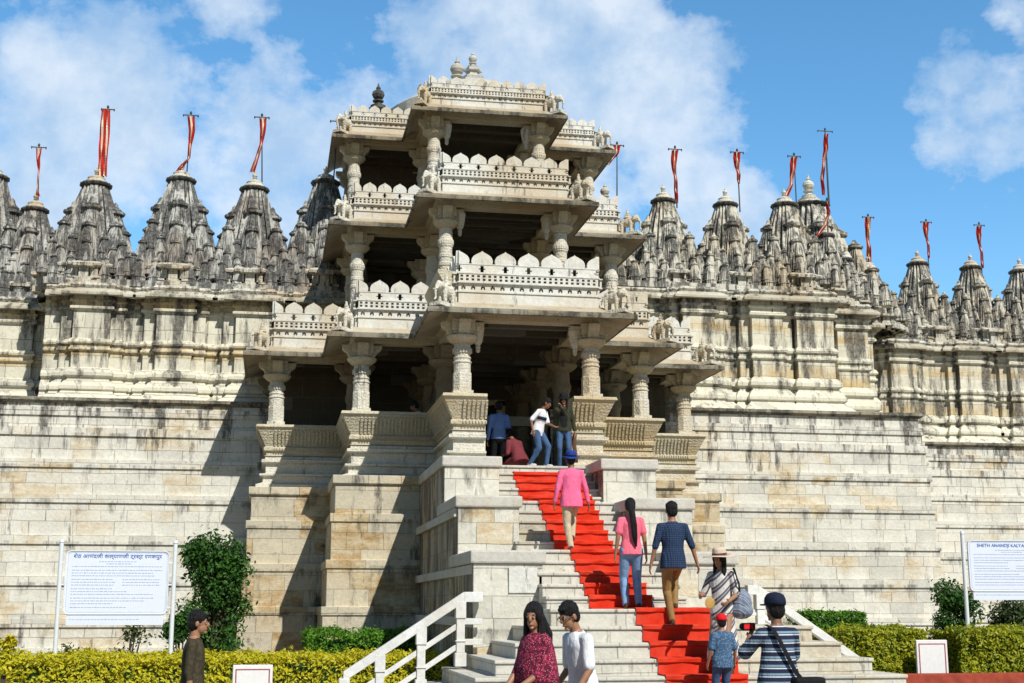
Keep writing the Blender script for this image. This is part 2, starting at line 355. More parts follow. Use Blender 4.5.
# ---- porch piers (battered, coursed) and pedestals
PL=[3.45,2.48,1.52]
def pier(x0,x1,yf,yb,top,mat='pier'):
    m=MB(); m.sweep([(x0,yb),(x0,yf),(x1,yf),(x1,yb)],[(-.9,top),(.06,top),(.06,top-.17),(.035,top-.2),(0,top-.2)]+wallprof(top-.2,PL,per=.07,lip=.1,lh=.18)[2:]); return m.build('pier',mat,temple,bevel=.012)
for sgn in (-1,1):
    a=sorted((XC+sgn*2.02,XC+sgn*3.82)); b=sorted((XC+sgn*3.68,XC+sgn*5.6))
    pier(a[0],a[1],28.85,LW,4.36); pier(b[0],b[1],31.6,LW,4.32)
def ring(name,k0,n,yend,prof,mat,ext=0,gap=None,**kw):
    m=MB(); pts=outline(k0,n,yend,ext)
    if gap:   # leave the entrance open in the middle of the front
        i=n*2-1  # index of centre-left corner
        left=[p for p in pts if p[0]<XC]+[(XC-gap,ROW[k0]-ext)]
        right=[(XC+gap,ROW[k0]-ext)]+[p for p in pts if p[0]>XC]
        obs=[]
        for q in (left,right):
            mm=MB(); mm.sweep(q,prof,cap=True)
            if name=='bench': flute(mm,q)
            obs.append(mm.build(name,mat,temple,**kw))
        return obs
    m.sweep(pts,prof,cap=True); return m.build(name,mat,temple,**kw)
GAP=.90
def fluting(m,path,o0,z0,o1,z1,step,w):
    for i in range(len(path)-1):
        a=Vector((path[i][0],path[i][1],0)); b=Vector((path[i+1][0],path[i+1][1],0)); d=(b-a); Ln=d.length; d.normalize(); n=Vector((d.y,-d.x,0))
        k=max(1,int(Ln/step))
        for j in range(k+1):
            c=a+d*(Ln*j/k); p0=c+n*o0+Vector((0,0,z0)); p1=c+n*o1+Vector((0,0,z1)); ax=(p1-p0)/2; up=ax.normalized(); nn=d.cross(up)
            m.obox((p0+p1)/2,d*w,ax,nn*.034)
def flute(m,q):
    fluting(m,q,.40,5.73,.225,5.38,.085,.02); fluting(m,q,.262,5.33,.262,5.27,.06,.014)
# pedestal mouldings below the benches
ped=[(-.30,5.12),(.22,5.12),(.22,5.06),(.30,5.04),(.30,4.98),(.20,4.95),(.20,4.72),(.34,4.70),(.34,4.66),(.26,4.64),(.26,4.50),(.42,4.44),(.42,4.25),(-.30,4.25)]
ring('pedestal',0,3,LW,ped,'carved',gap=GAP)
ben=[(-.30,5.86),(.44,5.86),(.46,5.80),(.42,5.78),(.40,5.74),(.22,5.36),(.26,5.33),(.26,5.26),(.20,5.24),(.20,5.15),(.25,5.13),(-.30,5.122)]
ring('bench',0,3,LW,ben,'pale',gap=GAP)
# floor of the entrance
m=MB(); o=outline(0,3,LW+3,-.3); m.prism(o,4.0,4.33); m.build('entrance_floor','cap',temple)
# ---- storeys: beams, floors, eaves, ceilings
fl=[]
for lv,(k0,n) in enumerate(((0,3),(1,2),(2,2))):
    z=EZ[lv]; ye=37.6
    rows=ROW+[37.3]
    def outl(ext,k0=k0,n=n,ye=ye):
        pts=[(XC-W[n-1]-ext,ye)]
        for k in range(n-1,-1,-1):
            pts.append((XC-W[k]-ext,rows[k0+k]-ext))
            if k: pts.append((XC-W[k-1]-ext,rows[k0+k]-ext))
        return pts+[(2*XC-x,y) for x,y in reversed(pts)]
    base=outl(0)
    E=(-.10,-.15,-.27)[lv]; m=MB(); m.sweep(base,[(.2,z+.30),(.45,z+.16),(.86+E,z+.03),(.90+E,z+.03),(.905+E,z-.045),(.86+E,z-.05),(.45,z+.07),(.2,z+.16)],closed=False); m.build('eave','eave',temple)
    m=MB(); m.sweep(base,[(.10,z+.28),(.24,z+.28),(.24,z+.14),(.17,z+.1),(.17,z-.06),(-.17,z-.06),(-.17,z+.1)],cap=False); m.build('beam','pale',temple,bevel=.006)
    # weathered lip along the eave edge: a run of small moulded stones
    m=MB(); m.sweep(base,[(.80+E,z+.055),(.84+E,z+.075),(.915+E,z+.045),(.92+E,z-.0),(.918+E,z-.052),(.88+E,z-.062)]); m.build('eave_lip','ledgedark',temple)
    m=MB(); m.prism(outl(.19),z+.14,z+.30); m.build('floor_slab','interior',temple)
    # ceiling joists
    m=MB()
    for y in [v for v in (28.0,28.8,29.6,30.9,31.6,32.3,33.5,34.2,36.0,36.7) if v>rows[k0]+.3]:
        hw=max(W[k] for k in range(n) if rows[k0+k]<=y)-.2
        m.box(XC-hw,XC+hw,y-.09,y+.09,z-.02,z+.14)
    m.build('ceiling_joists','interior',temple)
def pierced(m,o,d,cols,rows_,cw,ch,mask,th,up=Vector((0,0,1))):
    """panel of cells with real openings; o = lower left corner, d = direction, thickness th behind"""
    n=Vector((d.y,-d.x,0)); b=-n*th
    def pt(i,j,k): return o+d*(cw*i)+up*(ch*j)+(b if k else Vector((0,0,0)))
    idx={};vs=[];fs=[]
    def g(i,j,k):
        if (i,j,k) not in idx: idx[(i,j,k)]=len(vs); vs.append(pt(i,j,k))
        return idx[(i,j,k)]
    S=lambda i,j: 0<=i<cols and 0<=j<rows_ and mask(i,j)
    for i in range(cols):
        for j in range(rows_):
            if not S(i,j): continue
            fs.append((g(i,j,0),g(i+1,j,0),g(i+1,j+1,0),g(i,j+1,0))); fs.append((g(i,j,1),g(i,j+1,1),g(i+1,j+1,1),g(i+1,j,1)))
            if not S(i-1,j): fs.append((g(i,j,0),g(i,j+1,0),g(i,j+1,1),g(i,j,1)))
            if not S(i+1,j): fs.append((g(i+1,j,0),g(i+1,j,1),g(i+1,j+1,1),g(i+1,j+1,0)))
            if not S(i,j-1): fs.append((g(i,j,0),g(i,j,1),g(i+1,j,1),g(i+1,j,0)))
            if not S(i,j+1): fs.append((g(i,j+1,0),g(i+1,j+1,0),g(i+1,j+1,1),g(i,j+1,1)))
    m.add(vs,fs)
def parapet(a,b,z0,H,mer=.50,name='parapet'):
    """carved balustrade: plain course, trefoil band, pierced rail, row of bud-shaped merlons"""
    a=Vector((a[0],a[1],0)); b=Vector((b[0],b[1],0)); d=b-a; Ln=d.length; d.normalize(); n=Vector((d.y,-d.x,0))
    s=H/1.15
    def slab(t0,t1,y0,y1,h0,h1,m):
        c=(a+d*((t0+t1)/2))+n*((y0+y1)/2)+Vector((0,0,z0+(h0+h1)/2)); m.obox(c,d*((t1-t0)/2),n*((y1-y0)/2),Vector((0,0,(h1-h0)/2)))
    m=MB(); slab(0,Ln,-.12,.06,0,.24*s,m); slab(-.02,Ln+.02,-.12,.085,.24*s,.27*s,m)
    # trefoil band
    cw=.03*s; nc=max(8,int(Ln/cw)); cw=Ln/nc; per=7
    def tre(i,j):
        q=i%per
        if (j==2 and q in (2,3,4)) or (j==3 and q==3): return False
        if (j==1 and q in(2,4)): return False
        return True
    m.cur=0
    pierced(m,a+n*.05+Vector((0,0,z0+.27*s)),d,nc,5,cw,.034*s,tre,.05)
    slab(0,Ln,-.12,-.07,.27*s,.44*s,m)
    slab(-.03,Ln+.03,-.12,.11,.44*s,.465*s,m)
    # pierced rail, proud of the wall
    def rail(i,j):
        return not (j in(1,2,4,5) and i%4 in (1,2))
    pierced(m,a+n*.10+Vector((0,0,z0+.465*s)),d,nc,7,cw,.025*s,rail,.04)
    slab(0,Ln,-.10,-.04,.465*s,.64*s,m); slab(-.03,Ln+.03,-.12,.115,.64*s,.665*s,m)
    # merlons
    k=max(1,round(Ln/(mer*s)-1)); w=Ln/(k+1)
    # background slab with crosses
    cc=w/14.0; nx=14*(k+1); nz=7
    def cross(i,j):
        q=(i+7)%14; q=i%14
        q=(i-7)%14 # crosses stand under the gaps
        return not ((q in(6,7) and 1<=j<=5) or (q in(5,6,7,8) and j in(3,)) )
    pierced(m,a+n*.045+Vector((0,0,z0+.665*s)),d,nx,nz,cc,.0286*s,cross,.06)
    zt=.866*s
    slab(0,Ln,-.02,.056,zt-.012*s,zt+.008*s,m)
    def bud(c0,c1,full=0):
        # outline of a merlon between c0..c1 ; full -1 / +1 keeps only one half at the ends
        pts=[]; mid=(c0+c1)/2; h=(c1-c0)/2*.93
        prof=[(.90,0),(.97,.03),(.98,.08),(.92,.13),(.79,.175),(.57,.21),(.34,.24),(.12,.265),(0,.29)]
        R=[(mid+h*x,zt+.005*s+y*s) for x,y in prof]; Lf=[(mid-h*x,zt+.005*s+y*s) for x,y in reversed(prof[:-1])]
        if full>0: pts=[(mid,zt)]+R   # right half
        elif full<0: pts=[(mid-h,zt)]+[(mid,zt)]+[R[-1]]+Lf[:-1]
        else: pts=R+Lf
        N_=len(pts); vs=[a+d*t+n*.05+Vector((0,0,z0+z)) for t,z in pts]+[a+d*t-n*.03+Vector((0,0,z0+z)) for t,z in pts]
        m.add(vs,[tuple(range(N_)),tuple(range(2*N_-1,N_-1,-1))]+[(i,(i+1)%N_,(i+1)%N_+N_,i+N_) for i in range(N_)])
    if Ln<.7:
        bud(0,Ln)
    else:
        bud(-w/2,w/2,1)
        for i in range(k): bud(w/2+i*w,w/2+(i+1)*w)
        bud(Ln-w/2,Ln+w/2,-1)
    return m.build(name,'white',temple)
ROWX=ROW+[37.3]
for lv,(k0,n,H) in enumerate(((0,3,1.12),(1,2,.96),(2,2,.78))):
    z=EZ[lv]+.27
    for k in range(n):
        y=ROWX[k0+k]-.18; xi=0 if k==0 else W[k-1]+.12; xo=W[k]+.12
        back=ROWX[k0+k+1] if k0+k+1<5 else 38.2
        if k==0: parapet((XC-xo,y),(XC+xo,y),z,H)
        else:
            parapet((XC-xo,y),(XC-xi,y),z,H); parapet((XC+xi,y),(XC+xo,y),z,H)
        parapet((XC-xo,back-.25),(XC-xo,y),z,H); parapet((XC+xo,y),(XC+xo,back-.25),z,H)
# flared seat-backs beside the centre balcony of the first upper storey
m=MB(); fb=[(-.1,EZ[0]+.95),(.40,EZ[0]+1.0),(.40,EZ[0]+.94),(.16,EZ[0]+.5),(.16,EZ[0]+.34),(-.1,EZ[0]+.34)]
p=[(XC-W[0]-.14,ROW[1]-.6),(XC-W[0]-.14,ROW[0]-.14),(XC-W[0]+.28,ROW[0]-.14)]
m.sweep([p[0],p[1]],fb,cap=True); m.build('balcony_seat_back','pale',temple)
# ---- columns
def column(h,rb=.20):
    """column meshes about the origin: base, shaft, capital"""
    a=MB(); a.box(-rb*1.1,rb*1.1,-rb*1.1,rb*1.1,0,.10)
    def octo(r,z): return [(r*math.cos(PI/8+PI/4*i),r*math.sin(PI/8+PI/4*i),z) for i in range(8)]
    hs=h-.48
    a.loft([octo(rb*1.04,.10),octo(rb*1.04,hs*.42),octo(rb*.98,hs*.45)])
    a.lathe((0,0,0),[(rb*.93,hs*.45),(rb*.93,hs*.62),(rb*1.02,hs*.625),(rb*1.02,hs*.65),(rb*.90,hs*.66),(rb*.90,hs*.70),(rb*.98,hs*.71),(rb*.98,hs*.735),(rb*.88,hs*.74),(rb*.88,hs*.80),(rb*1.0,hs*.82),(rb*1.06,hs*.86),(rb*.94,hs*.9),(rb*.86,hs)],20)
    for i in range(20):
        t=2*PI*i/20; a.obox((rb*1.0*math.cos(t),rb*1.0*math.sin(t),hs*.855),Vector((math.cos(t),math.sin(t),0))*.014,Vector((-math.sin(t),math.cos(t),0))*.016,Vector((0,0,.05)))
    c=MB(); z=hs
    c.lathe((0,0,0),[(rb*.9,z-.02),(rb*1.15,z+.0),(rb*1.55,z+.06),(rb*1.75,z+.11),(rb*1.75,z+.145),(rb*1.2,z+.15),(rb*1.2,z+.18)],20)
    c.box(-rb*1.1,rb*1.1,-rb*1.1,rb*1.1,z+.18,z+.24)
    for (dx,dy) in ((1,0),(-1,0),(0,1),(0,-1)):   # scroll brackets under the beams
        d=Vector((dx,dy,0)); t=Vector((-dy,dx,0)); hw=rb*.62
        prof=[(rb*.3,z+.06),(rb*1.25,z+.12),(rb*1.6,z+.20),(rb*1.75,z+.27),(rb*2.1,z+.31),(rb*2.3,z+.36),(rb*2.35,z+.44),(rb*.3,z+.44)]
        vs=[d*x+t*hw+Vector((0,0,q)) for x,q in prof]+[d*x-t*hw+Vector((0,0,q)) for x,q in prof]; nn=len(prof)
        c.add(vs,[tuple(range(nn)),tuple(range(2*nn-1,nn-1,-1))]+[(i,(i+1)%nn,(i+1)%nn+nn,i+nn) for i in range(nn)])
    c.box(-rb*1.25,rb*1.25,-rb*1.25,rb*1.25,z+.24,h)
    return a,c
def pendant():
    c=MB(); c.lathe((0,0,0),[(.03,-.30),(.05,-.27),(.045,-.24),(.06,-.22),(.05,-.17),(.08,-.10),(.10,0)],10); return c
colh=[EZ[0]-.06-5.86,EZ[1]-.06-7.8,EZ[2]-.06-11.1]; colz=[5.86,7.8,11.1]
for lv,(k0,n) in enumerate(((0,3),(1,2),(2,2))):
    a,c=column(colh[lv],.19 if lv==0 else .172)
    first=None; inner=None; pos=[]
    for k in range(n):
        for j in range(k+1):
            pos+= [(s*W[j],ROWX[k0+k],k==j) for s in (-1,1)]
    if k0+n<5: pos+=[(s*W[j],ROWX[k0+n],False) for s in (-1,1) for j in range(n)]
    pos.sort(key=lambda q:not q[2])
    for (dx,y,edge) in pos:
        if first is None:
            sh=a.build('column','carved',None,smooth=False,bevel=.004); cap=c.build('capital','pale',None,bevel=.004); cap.parent=sh; sh.parent=temple; first=sh; o=sh
        else: o=cp(first,temple)
        o.location=Vector((XC+dx,y,colz[lv]))-temple.location
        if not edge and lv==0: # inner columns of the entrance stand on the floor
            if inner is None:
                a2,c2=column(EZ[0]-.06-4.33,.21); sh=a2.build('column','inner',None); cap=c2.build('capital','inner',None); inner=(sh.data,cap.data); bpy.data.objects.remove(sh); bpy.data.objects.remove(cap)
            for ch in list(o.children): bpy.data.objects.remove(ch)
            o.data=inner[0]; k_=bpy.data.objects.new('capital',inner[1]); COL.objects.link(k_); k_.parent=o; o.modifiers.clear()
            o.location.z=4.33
if 'inner' in globals() and lv>=0:
    pass
# pendant bracket figures beside the centre columns
for lv in range(3):
    for s in (-1,1):
        m=MB(); x=XC+s*(W[0]-.33); y=ROW[lv]; z=EZ[lv]-.30
        m.lathe((x,y,z),[(.02,-.42),(.045,-.38),(.04,-.34),(.05,-.31),(.04,-.27),(.085,-.2),(.11,-.06),(.13,.1),(.1,.16)],10,ribs=.12); m.build('pendant_bracket','carved',temple)
# ---- back wall of the entrance, and interior
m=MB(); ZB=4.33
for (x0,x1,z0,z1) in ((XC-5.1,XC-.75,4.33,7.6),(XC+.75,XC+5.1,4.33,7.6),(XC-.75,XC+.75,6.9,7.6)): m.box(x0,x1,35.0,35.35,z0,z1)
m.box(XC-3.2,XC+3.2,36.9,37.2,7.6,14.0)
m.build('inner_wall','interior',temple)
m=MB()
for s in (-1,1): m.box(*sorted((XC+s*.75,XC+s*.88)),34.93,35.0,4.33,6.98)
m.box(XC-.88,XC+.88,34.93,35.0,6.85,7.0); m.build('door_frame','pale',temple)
m=MB(); m.box(XC-.75,XC+.75,35.2,35.26,4.33,6.9); m.build('doorway_dark','doorway_dark',temple)
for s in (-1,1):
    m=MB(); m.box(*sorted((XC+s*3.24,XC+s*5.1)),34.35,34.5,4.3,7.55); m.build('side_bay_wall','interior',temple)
# ---- dome over the top storey
m=MB(); dr=2.45; dz=EZ[2]+.3
m.lathe((XC+.25,36.6,dz),[(dr*1.06,0),(dr*1.06,1.05),(dr*1.0,1.1)]+[(dr*(1-t/9)**.60,1.15+1.15*(t/9)) for t in range(0,9)]+[(.3,2.32)],40); dome=m.build('dome','cap',temple,smooth=False)
def kalash(m,c,s):
    m.lathe(c,[(.34*s,0),(.36*s,.06*s),(.28*s,.10*s),(.30*s,.16*s),(.16*s,.22*s),(.13*s,.30*s),(.22*s,.34*s),(.22*s,.38*s),(.12*s,.42*s),(.20*s,.50*s),(.25*s,.62*s),(.22*s,.74*s),(.11*s,.82*s),(.07*s,.86*s),(.10*s,.90*s),(.05*s,.97*s),(.01*s,1.12*s)],16)
m=MB(); m.lathe((XC+.2,36.6,dz+2.2),[(.55,0),(.55,.08),(.42,.12),(.45,.2),(.34,.24),(.2,.32),(.18,.42),(.28,.44),(.28,.5),(.15,.53)],12,ribs=-.2); kalash(m,(XC+.2,36.6,dz+2.72),.5); m.build('finial','cap',dome)
m=MB(); k=P(457,80,33.6); m.lathe((k.x,k.y,EZ[2]+.3),[(.3,0),(.28,1.0),(.2,1.1)],12); kalash(m,(k.x,k.y,EZ[2]+1.25),.75); m.build('finial','cap',temple)
m=MB(); k=P(378,110,36.2); m.lathe((k.x,k.y,EZ[2]+.3),[(.3,0),(.28,.8),(.2,.9)],12); kalash(m,(k.x,k.y,k.z),.72); m.build('finial','amalaka',temple)
m=MB(); k=P(605,203,36.3); m.lathe((k.x,k.y,11.1),[(.6,0),(.55,.8),(.3,1.1),(.2,k.z-11.1)],12); kalash(m,(k.x,k.y,k.z),.55); m.build('finial','cap',temple)
# ---------------------------------------------------------------- upper walls with pilasters, moulded
def zigpath(x0,x1,y,cents,w=.46,d=.32):
    pts=[(x0,y)]
    for c in cents:
        pts+=[(c-w-.32,y),(c-w-.32,y-d*.45),(c-w,y-d*.45),(c-w,y-d),(c+w,y-d),(c+w,y-d*.45),(c+w+.32,y-d*.45),(c+w+.32,y)]
    pts.append((x1,y)); return pts
def upper(path,zb,zt,mat='ochre'):
    h=zt-zb; q=lambda t: zb+h*t
    pr=[(-1.2,zt+.02),(0.02,zt+.02),(.02,q(.965)),(.10,q(.955)),(.10,q(.94)),(.04,q(.93)),(.04,q(.90)),(.09,q(.89)),(.09,q(.87)),(0,q(.855)),
        (0,q(.60)),(.05,q(.59)),(.09,q(.565)),(.09,q(.55)),(.03,q(.54)),(.03,q(.515)),(.07,q(.505)),(.07,q(.49)),(0,q(.475)),(0,q(.33)),
        (.05,q(.32)),(.14,q(.28)),(.14,q(.25)),(.06,q(.235)),(.06,q(.21)),(.12,q(.20)),(.22,q(.15)),(.22,q(.12)),(.16,q(.11)),(.20,q(.09)),(.40,q(.03)),(.40,q(0))]
    m=MB(); m.sweep(path,pr); w=m.build('upper_wall',mat,temple,bevel=.008)
    # curved, moss-dark cornice
    m=MB(); m.sweep(path,[(-1.0,zt+.17),(.10,zt+.17),(.22,zt+.12),(.30,zt+.03),(.30,zt-.03),(.24,zt-.05),(.05,zt+.0),(.03,zt+.03)]); m.build('cornice','lip',temple)
    m=MB(); m.sweep(path,[(.06,zt+.172),(.12,zt+.25),(.06,zt+.33),(-.2,zt+.34)]); m.build('cornice_course','tier',temple)
    return w
YU=35.75
Lc=[PX(97,300,36.2),PX(178,300,36.2),PX(255,300,36.2),PX(325,300,36.2)]
upper(zigpath(PX(48,300,36),XC-2.8,YU,Lc),6.70,PZ(150,300,YU))
XLE=PX(48,300,36)
upper([(-16,37.7)]+zigpath(-15,XLE,37.7,[PX(-40,310,38.1),PX(22,310,38.1)])[1:]+[(XLE,YU+.5)],6.70,PZ(20,312,37.7))
Rc=[PX(690,300,36.2),PX(757,305,36.2)]
zr=PZ(750,303,YU)
rp=zigpath(XC+3.6,14.75,YU,Rc)
rp=rp[:-1]+[(14.5,YU),(14.5,YU-.33),(15.6,YU-.33),(15.6,YU+1.3),(16.3,YU+1.3),(16.3,YU+1.0),(17.25,YU+1.0),(17.25,YU+2.7),(18.2,YU+2.7),(18.2,41.8)]
rp+=zigpath(18.7,40,41.8,[PX(893,350,42.2),PX(960,350,42.2),PX(1010,350,42.2),29.2,31.0])[1:]
upper(rp,6.86,zr)
# ---------------------------------------------------------------- spires
PLAN=[(-.74,-.74),(-.56,-.74),(-.55,-.62),(-.51,-.62),(-.50,-.88),(-.34,-.88),(-.33,-.76),(-.29,-.76),(-.28,-1),(-.05,-1),(-.04,-.97),(.04,-.97),(.05,-1),(.28,-1),(.29,-.76),(.33,-.76),(.34,-.88),(.50,-.88),(.51,-.62),(.55,-.62),(.56,-.74)]
def plan(c,s,z,rot=0):
    out=[]
    for q in range(4):
        for (x,y) in PLAN:
            for _ in range(q): x,y=-y,x
            out.append((c[0]+x*s,c[1]+y*s,z))
    return out
MINI_K=[1.0]
def spire_body(m,c,z0,h,w,n=22,tip=.36,pw=1.9,groove=.045,PL=None):
    rings=[]
    for i in range(n):
        t=i/n; t2=(i+.78)/n; s=w*(1-(1-tip)*t**pw); s2=w*(1-(1-tip)*t2**pw)
        rings+=[plan(c,s,z0+h*t),plan(c,s2*1.0,z0+h*t2),plan(c,s2*(1-groove),z0+h*t2+.002),plan(c,s2*(1-groove),z0+h*(i+1)/n)]
    rings.append(plan(c,w*tip,z0+h)); m.loft(rings)
def mini(m,c,z0,h,w,n=6,k=1.0):
    h*=MINI_K[0]
    m.loft([plan(c,w*1.08,z0-h*.22),plan(c,w*1.08,z0-h*.03),plan(c,w*1.2,z0-h*.025),plan(c,w*1.2,z0)])
    spire_body(m,c,z0,h*.74,w,max(2,n//2),.46,2.2,.03)
    z=z0+h*.74; r=w*.55
    m.lathe((c[0],c[1],z),[(r*.8,0),(r*1.25,h*.01),(r*1.3,h*.045),(r*.8,h*.06),(r*.9,h*.08),(r*.5,h*.12),(r*.35,h*.15),(r*.3,h*.18),(r*.05,h*.21)],10)
def spire(c,z0,top,w,mat='spire',full=True,df=.66,fin=True,ang=0):
    """shikhara: curved ribbed tower with clinging half-towers, ribbed disc and pot finial"""
    h=(top-z0); bt=z0+h*.20; bh=h*df; MINI_K[0]=df/.66
    # base tier with niches and squat pillars
    m=MB(); q=[(p[0],p[1]) for p in plan(c,w*1.16,0)]
    m.sweep(q,[(-.1,z0-.05),(.12,z0-.05),(.12,z0+.10),(.02,z0+.12),(.02,z0+h*.05),(.07,z0+h*.055),(.07,z0+h*.07),(0,z0+h*.075),(0,z0+h*.14),(.09,z0+h*.15),(.11,z0+h*.165),(.04,z0+h*.18),(-.05,z0+h*.19),(-.25,z0+h*.2)],closed=True)
    for s in (-1,1):
        for (ax,ay) in ((1,0),(0,1)):
            cx,cy=c[0]+ax*s*w*1.2,c[1]+ay*s*w*1.2
            m.box(cx-.2,cx+.2,cy-.2,cy+.2,z0,z0+h*.045); 
            for e in(-1,1): m.box(cx-.19*(ay)*e-.03-.0,cx-.19*ay*e+.03,cy-.19*ax*e-.03,cy-.19*ax*e+.03,z0+h*.045,z0+h*.13)
            m.box(cx-.25,cx+.25,cy-.25,cy+.25,z0+h*.13,z0+h*.155)
            m.box(cx-.12,cx+.12,cy-.12,cy+.12,z0+h*.045,z0+h*.13)
    t=m.build('spire_base','tier',temple)
    m=MB(); spire_body(m,c,bt,bh,w*.86,11,.40,1.55,.025)
    b=m.build('spire',mat,temple)
    cl=MB()
    for (ax,ay) in ((0,-1),(-1,0),(1,0),(0,1)):
        tx,ty=-ay,ax
        if (ax,ay)==(0,1) and not full: continue
        P_=lambda o,t:(c[0]+(ax*o+tx*t)*w,c[1]+(ay*o+ty*t)*w)
        mini(cl,P_(.52,0),bt+h*.06,h*.52,w*.38,10)
        mini(cl,P_(.78,0),bt+h*.02,h*.36,w*.27,8)
        mini(cl,P_(.96,0),bt-h*.02,h*.22,w*.19)
        for s in (-1,1):
            mini(cl,P_(.76,s*.40),bt+h*.0,h*.25,w*.17)
            mini(cl,P_(.92,s*.64),bt-h*.05,h*.20,w*.16)
            mini(cl,P_(.92,s*.36),bt-h*.05,h*.16,w*.13)
    for sx in (-1,1):
        for sy in (-1,1):
            mini(cl,(c[0]+sx*.64*w,c[1]+sy*.64*w),bt+h*.05,h*.34,w*.25,8)
            mini(cl,(c[0]+sx*.86*w,c[1]+sy*.86*w),bt-h*.04,h*.24,w*.18)
            mini(cl,(c[0]+sx*1.04*w,c[1]+sy*1.04*w),bt-h*.08,h*.15,w*.13)
    cl.build('clinging_turrets',mat,b)
    MINI_K[0]=1.0
    am=MB(); r=w*.37; z=bt+bh
    am.lathe((c[0],c[1],z),[(r*.95,0),(r*.95,.03),(r*1.1,.05),(r*1.15,.09),(r*1.1,.13),(r*.9,.15)],32,ribs=-.07); am.build('ribbed_disc','amalaka',b)
    if fin:
        fm=MB(); fm.lathe((c[0],c[1],z+.16),[(r*.80,0),(r*.78,.04),(r*.6,.09),(r*.62,.14),(r*.32,.2)],24); kalash(fm,(c[0],c[1],z+.32),max(.3,(top-z-.32)/1.05)*(.85 if df<.6 else 1)); fm.build('finial','carved',b)
    return b
def crest(x0,x1,y,z,mat='spire',step=.42,h=.95):
    """run of squat turrets between two spires"""
    m=MB(); n=max(1,int(abs(x1-x0)/step)); 
    for i in range(n):
        x=x0+(x1-x0)*(i+.5)/n; mini(m,(x,y),z+h*.32,h*.62,step*.40,4)
        mini(m,(x,y+.45),z+h*.75,h*.5,step*.42,4)
    m.box(min(x0,x1),max(x0,x1),y-.22,y+.9,z,z+h*.18); m.box(min(x0,x1),max(x0,x1),y+.15,y+1.2,z+h*.1,z+h*.62)
    return m.build('turret_row',mat,temple)
YS=36.9
zl=PZ(150,300,YU)+.33
SP=[]
for (u,v,w) in ((97,172,1.04),(182,166,1.0),(255,176,1.0),(326,168,1.0)):
    p=P(u,v,YS); SP.append(spire((p.x,YS),zl,p.z,w))
for (u,v,w,Y) in ((36,198,.95,39.2),(-6,160,1.15,39.6)):
    p=P(u,v,Y); spire((p.x,Y),PZ(20,308,37.7)+.2,p.z,w)
crest(XLE-.1,XC-3.0,YU+.12,zl)
crest(-12,XLE,38.0,PZ(20,308,37.7)+.3)
zr2=zr+.33
for (u,v,w,Y) in ((663,190,.92,YS),(725,194,.92,YS),(784,194,1.0,YS)):
    p=P(u,v,Y); spire((p.x,Y),zr2,p.z,w,'spire2')
p=P(812,172,40.6); spire((p.x-.15,40.6),zr2,p.z,1.62,'spire2',df=.56)
p=P(826,228,37.4); spire((p.x,37.4),zr2,p.z,.62,'spire2')
p=P(846,255,38.4); spire((p.x,38.4),zr2,p.z,.6,'spire2')
p=P(868,264,40.6); spire((p.x,40.6),zr2,p.z,.85,'spire2')
for (u,v,w,Y) in ((917,254,.95,43.1),(970,258,.95,43.1),(1019,262,.95,43.1)):
    p=P(u,v,Y); spire((p.x,Y),zr2,p.z,w,'spire2')
crest(XC+3.2,15.0,YU+.12,zr2,'spire2'); crest(18.8,34,42.2,zr2,'spire2'); crest(15.9,17.4,38.2,zr2,'spire2')
p=P(608,215,37.4); spire((p.x,37.4),zr2,p.z+.3,.8,'spire2',fin=True)
# roofs filling the ground between the spire rows
m=MB(); m.prism([(-16,38.2),(XLE+.5,38.2),(XLE+.5,YU+.6),(XC-1.9,YU+.6),(XC-1.9,52),(-16,52)],6.6,zl-.2); m.build('roof','cap',temple)
m=MB(); m.prism([(XC+1.9,YU+.6),(14.0,YU+.6),(15.2,YU+1.4),(16.8,YU+2.4),(18.2,42.3),(40,42.4),(40,60),(XC+1.9,60)],6.6,zr2-.2); m.build('roof','cap',temple)
# ---------------------------------------------------------------- ground
m=MB(); m.box(-150,180,-60,260,-.4,0.0); tag(m.build('ground','ground'),kind='structure')
# ---------------------------------------------------------------- staircase
stair=thing('staircase','broad pale marble staircase climbing between stepped flank walls to the temple entrance','staircase',(XC,22,0))
SX0,SX1=4.08,6.24     # between the flanks
def stepbox(x0,x1,y0,y1,z0,z1,name='step',mat='step'):
    m=MB(); m.box(x0,x1,y0,y1,z0,z1-.05); m.box(x0-.015,x1+.015,y0-.028,y1,z1-.05,z1); return m.build(name,mat,stair,bevel=.014)
FA=[(20.0+.30*i,1.58+.184*(i+1)) for i in range(5)]      # risers' front faces and tops
FB=[(22.55+.32*i,2.50+.194*(i+1)) for i in range(5)]
FC=[(24.85+.28*i,3.47+.172*(i+1)) for i in range(5)]
allst=FA+FB+FC
for i,(y,z) in enumerate(allst):
    y1=allst[i+1][0]+.05 if i+1<len(allst) else 27.0
    stepbox(SX0-.0,SX1,y,y1,0.02 if False else z-.4,z)
# lower pyramid of steps
LS=[(19.30,1.58,4.00,6.95),(18.95,1.34,3.68,PX(812,625,18.95)),(18.60,1.12,3.36,PX(841,640,18.6)),(18.22,.91,3.02,PX(872,655,18.22)),(17.85,.70,2.70,PX(906,672,17.85)),(17.5,.49,2.38,PX(935,688,17.5)),(17.15,.28,2.05,PX(965,705,17.15))]
for i,(y,z,x0,x1) in enumerate(LS):
    stepbox(x0,x1,y,21.35,max(0,z-.30),z)
